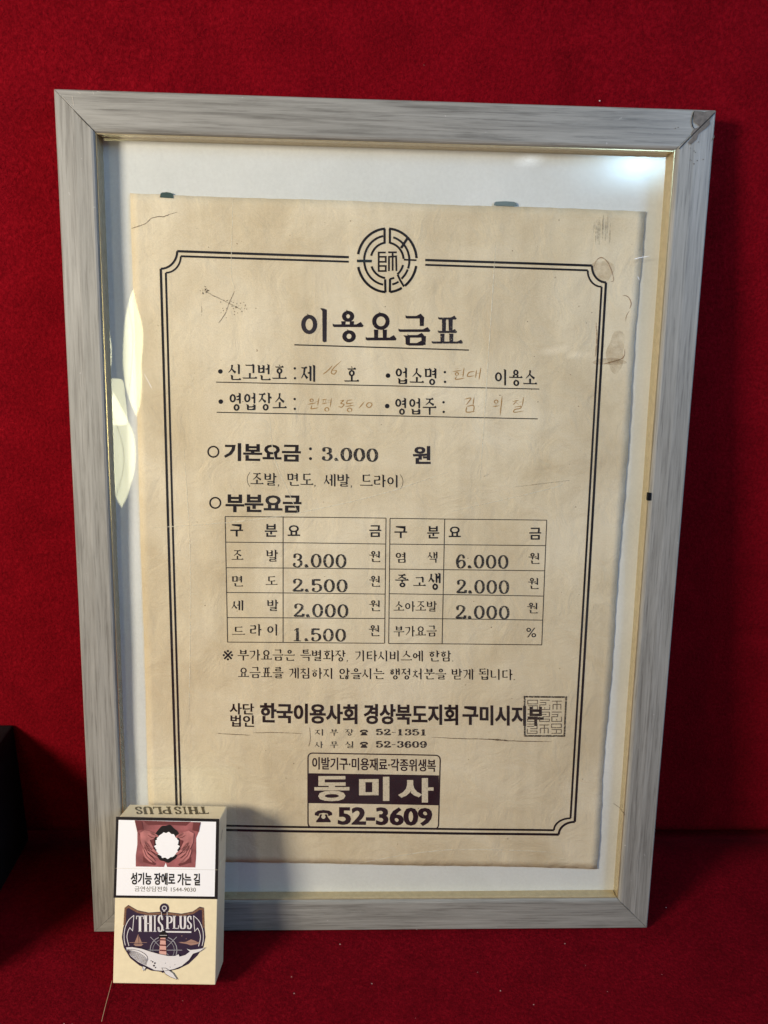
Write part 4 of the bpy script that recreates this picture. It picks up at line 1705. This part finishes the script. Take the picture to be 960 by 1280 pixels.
pdec('picture_shade', M_skind, lambda D: (D.fillpoly([A(*p) for p in ((246, 228), (262, 300), (270, 290), (300, 286), (292, 232))]), D.fillpoly([A(*p) for p in ((662, 240), (650, 300), (634, 296), (610, 290), (616, 238))]),
                                          D.fillpoly([A(*p) for p in ((352, 340), (372, 330), (370, 440), (345, 410))]), D.fillpoly([A(*p) for p in ((548, 344), (530, 334), (534, 440), (556, 414))]),
                                          D.fillpoly([A(*p) for p in ((300, 455), (380, 500), (372, 512), (300, 490))]), D.fillpoly([A(*p) for p in ((600, 460), (520, 504), (528, 516), (600, 494))])), 6)
pdec('picture_hand', M_skinl, lambda D: fingers(D, 1), 8)
pdec('picture_hand', M_skinl, lambda D: fingers(D, -1), 8)


def gaps(D):
    for sgn in (1, -1):
        m = lambda x, y: A(450 + sgn * (x + 12 - 450), y)
        for p in (((300, 372), (330, 415), (366, 444)), ((296, 392), (320, 438), (352, 466)), ((290, 403), (308, 450), (338, 480)), ((318, 318), (340, 334), (362, 336))):
            D.stroke([m(*q) for q in p], .8, taper=4, maxseg=2)


pdec('picture_finger_lines', M_skind, gaps, 9)
pdec('warning_lettering', M_blk, lambda D: put(D, '성기능 장애로 가는 길', *[A(220, 0)[0], A(658, 0)[0], A(0, 557)[1], A(0, 634)[1], A(0, 641)[1]], 'heavy'), 3)
pdec('warning_lettering', M_olive, lambda D: put(D, '금연상담전화 1544-9030', *[A(245, 0)[0], A(631, 0)[0], A(0, 644)[1], A(0, 677)[1], A(0, 682)[1]], 'sans'), 3)

# top
WT = {'T': 1.0, 'H': 1.15, 'I': .62, 'S': .85, 'P': 1.0, 'L': .95, 'U': 1.1, ' ': .22}
pdec('brand_lettering', M_olive, lambda D: slab(D, 'THIS PLUS', *[A(246, 0)[0], A(708, 0)[0], A(0, 145)[1], A(0, 190)[1], A(0, 190)[1]], a=.13, b=.06, widths=WT, flip=True, shear=-.25), 1, mp=pt_(1))

# emblem on the front
SH = [(185, 172), (205, 157), (262, 190), (330, 205), (405, 200), (432, 196), (465, 203), (540, 212), (612, 198), (655, 168), (683, 175), (686, 300), (692, 360), (680, 420), (640, 478), (585, 530), (520, 562), (432, 582), (350, 572), (275, 540), (215, 492), (175, 425), (163, 360), (172, 300), (182, 270)]
pdec('emblem_shield', M_navy, lambda D: D.fillpoly([B(*p) for p in SH]), 1)
pdec('emblem_rope', M_rope, lambda D: D.stroke([B(*p) for p in ((180, 285), (187, 178), (207, 168), (262, 200), (330, 215), (405, 211), (465, 213), (540, 222), (612, 208), (655, 180), (676, 184), (680, 300))], 2.6), 2)
pdec('emblem_knob', M_navy, lambda D: (D.disc(*B(432, 178), 6.0, 6.4), D.stroke([B(432, 190), B(432, 215)], 6)), 2)
pdec('emblem_knob_light', M_whale, lambda D: (D.ring(*B(432, 176), 2.6, .9), D.stroke([B(425, 195), B(438, 195)], 1), D.stroke([B(414, 200), B(414, 222)], .6), D.stroke([B(450, 200), B(450, 222)], .6)), 3)


def anchor(D):
    for s in (1, -1):
        m = lambda x, y: B(428 + s * (x - 428), y + (3 if s < 0 else 0))
        D.stroke(catmull([m(240, 222), m(205, 255), m(182, 310), m(178, 370), m(186, 412)], 4), .8, maxseg=3)
        D.stroke([m(240, 222), m(232, 320), m(214, 300), m(204, 318)], .8, maxseg=3)
        D.stroke(catmull([m(204, 318), m(196, 360), m(208, 415)], 4), .8, maxseg=3)


pdec('emblem_anchor', M_whale, anchor, 2)
pdec('brand_lettering', M_whale, lambda D: slab(D, 'THIS', *[B(255, 0)[0], B(428, 0)[0], B(0, 220)[1], B(0, 326)[1]], a=.15, b=.022, widths=WT), 4)
pdec('brand_lettering', M_whale, lambda D: slab(D, 'PLUS', *[B(441, 0)[0], B(609, 0)[0], B(0, 224)[1], B(0, 308)[1]], a=.14, b=.026, widths=WT), 4)
pdec('brand_underline', M_whale, lambda D: D.stroke([B(440, 325), B(603, 327)], 1.9), 4)


def wheel(D):
    D.ring(*B(427, 442), 16.8, 1.0, 17)
    D.ring(*B(427, 442), 13.5, .5, 13.7)
    for k in range(8):
        a = k * pi / 4
        D.stroke([B(427 + 20 * cos(a), 442 + 20 * sin(a)), B(427 + 118 * cos(a), 442 + 118 * sin(a))], .75)


pdec('emblem_wheel', M_grey, wheel, 2)
pdec('emblem_boat', M_tan, lambda D: (D.fillpoly([B(*p) for p in ((242, 400), (268, 338), (270, 400))]), D.fillpoly([B(*p) for p in ((272, 400), (273, 352), (292, 400))]), D.fillpoly([B(*p) for p in ((236, 404), (300, 404), (286, 416), (250, 416))]), D.stroke([B(212, 394), B(322, 394)], .5)), 2)
pdec('emblem_island', M_tan, lambda D: (D.fillpoly([B(*p) for p in ((528, 396), (572, 388), (600, 374), (630, 384), (652, 398), (640, 404), (600, 412), (570, 402))]), D.stroke([B(524, 392), B(660, 392)], .5), D.disc(*B(543, 352), .6), D.disc(*B(570, 370), .5)), 2)
pdec('emblem_lighthouse', M_pink, lambda D: D.fillpoly([B(*p) for p in ((408, 362), (440, 362), (446, 470), (400, 466))]), 5)
pdec('lighthouse_stripes', M_skind, lambda D: [D.stroke([B(404, y), B(443, y + 2)], 1.7) for y in (374, 408, 441)], 6)
pdec('lighthouse_top', M_blk, lambda D: (D.fillpoly([B(*p) for p in ((398, 362), (402, 345), (408, 330), (428, 312), (446, 330), (450, 345), (454, 362))]), ), 6)
pdec('lighthouse_light', M_whale, lambda D: (D.stroke([B(404, 346), B(450, 346)], .5), D.disc(*B(428, 313), .8)), 7)
WH = [(190, 420), (232, 418), (290, 428), (345, 446), (400, 462), (460, 474), (500, 474), (524, 462), (530, 478), (565, 468), (592, 447), (570, 428), (600, 436), (640, 432), (692, 422), (660, 446), (615, 462), (590, 500), (545, 538), (490, 560), (430, 570), (372, 566), (320, 540), (265, 512), (222, 478), (198, 448)]
pdec('emblem_whale', M_whale, lambda D: (D.fillpoly([B(*p) for p in WH]),), 8)
pdec('whale_fin', M_whale, lambda D: (D.fillpoly([B(*p) for p in ((418, 550), (445, 552), (490, 585), (515, 624), (470, 606), (440, 588))]), D.fillpoly([B(*p) for p in ((296, 540), (318, 548), (303, 570), (292, 560))])), 9)


def wl_(D):
    D.stroke([B(*p) for p in WH], .45, True, maxseg=4)
    up, lo = [(200, 434), (262, 446), (312, 474), (330, 500)], [(200, 450), (224, 478), (266, 511), (318, 537)]
    for k in range(1, 8):
        t = k / 8
        D.stroke(catmull([B(a[0] + (b[0] - a[0]) * t, a[1] + (b[1] - a[1]) * t) for a, b in zip(up, lo)], 3), .34, maxseg=3)
    D.stroke(catmull([B(200, 432), B(270, 440), B(320, 470), B(330, 500)], 4), .5, maxseg=3)
    D.stroke([B(418, 550), B(445, 552), B(490, 585), B(515, 624), B(470, 606), B(440, 588)], .45, True, maxseg=4)
    D.stroke([B(296, 540), B(303, 570), B(318, 548)], .45)
    for x, y, r in ((360, 512, .9), (374, 520, 1.1), (368, 536, 1.2), (378, 548, .9), (350, 505, .6), (424, 574, 1.6), (470, 545, .4), (500, 530, .4), (440, 520, .4)):
        D.disc(*B(x, y), r, n=7)


pdec('whale_lines', M_navy, wl_, 10)

# side of the pack: small dark marks
D = Dec()
D.stroke([(0, 0), (.3, .5)], .1)
V = [(PW + .0001, .006, PH - .013), (PW + .0001, .0068, PH - .013), (PW + .0001, .0105, PH - .0085), (PW + .0001, .0095, PH - .0082)]
meshobj('side_mark', V, [(0, 1, 2, 3)], M_olive, pack)

# ------------------------------------------------------------------ black object at the left edge
bx1 = -0.2318
bx = bmobj('black_box', boxmesh(bx1 - 0.16, bx1, -0.05, WY - 0.0012, GZ + .0004, 0.0885, 0.0012), M_black)
bx.location = (0, 0, 0)
bm = bmesh.new(); bm.from_mesh(bx.data)
bm.to_mesh(bx.data); bm.free()
tag(bx, 'plain matt black box standing at the left edge against the red felt', 'box')

# lint
M = Dec()
V, F = [], []
r = random.Random(9)
for _ in range(70):
    if r.random() < .6:
        x, y = r.uniform(-.19, .2), r.uniform(-.06, .07)
        p = Vector(floor_f(x, y)) + Vector((0, 0, .0009)); a, b = Vector((1, 0, 0)), Vector((0, 1, 0))
    else:
        x, t = r.uniform(-.19, .19), r.uniform(0, .5)
        p = Vector(wall_f(x, t)) + Vector((0, -.0009, 0)); a, b = Vector((1, 0, 0)), Vector((0, 0, 1))
    s = r.uniform(.00012, .00035)
    k = len(V)
    th = r.uniform(0, 6)
    V += [p + a * s * cos(th + i * 1.26) * (1 + .6 * r.random()) + b * s * sin(th + i * 1.26) for i in range(5)]
    F.append(tuple(range(k, k + 5)))
ob = meshobj('lint_specks', V, F, M_lint)
tag(ob, 'tiny pale lint specks scattered over the red felt', 'lint', kind='stuff')
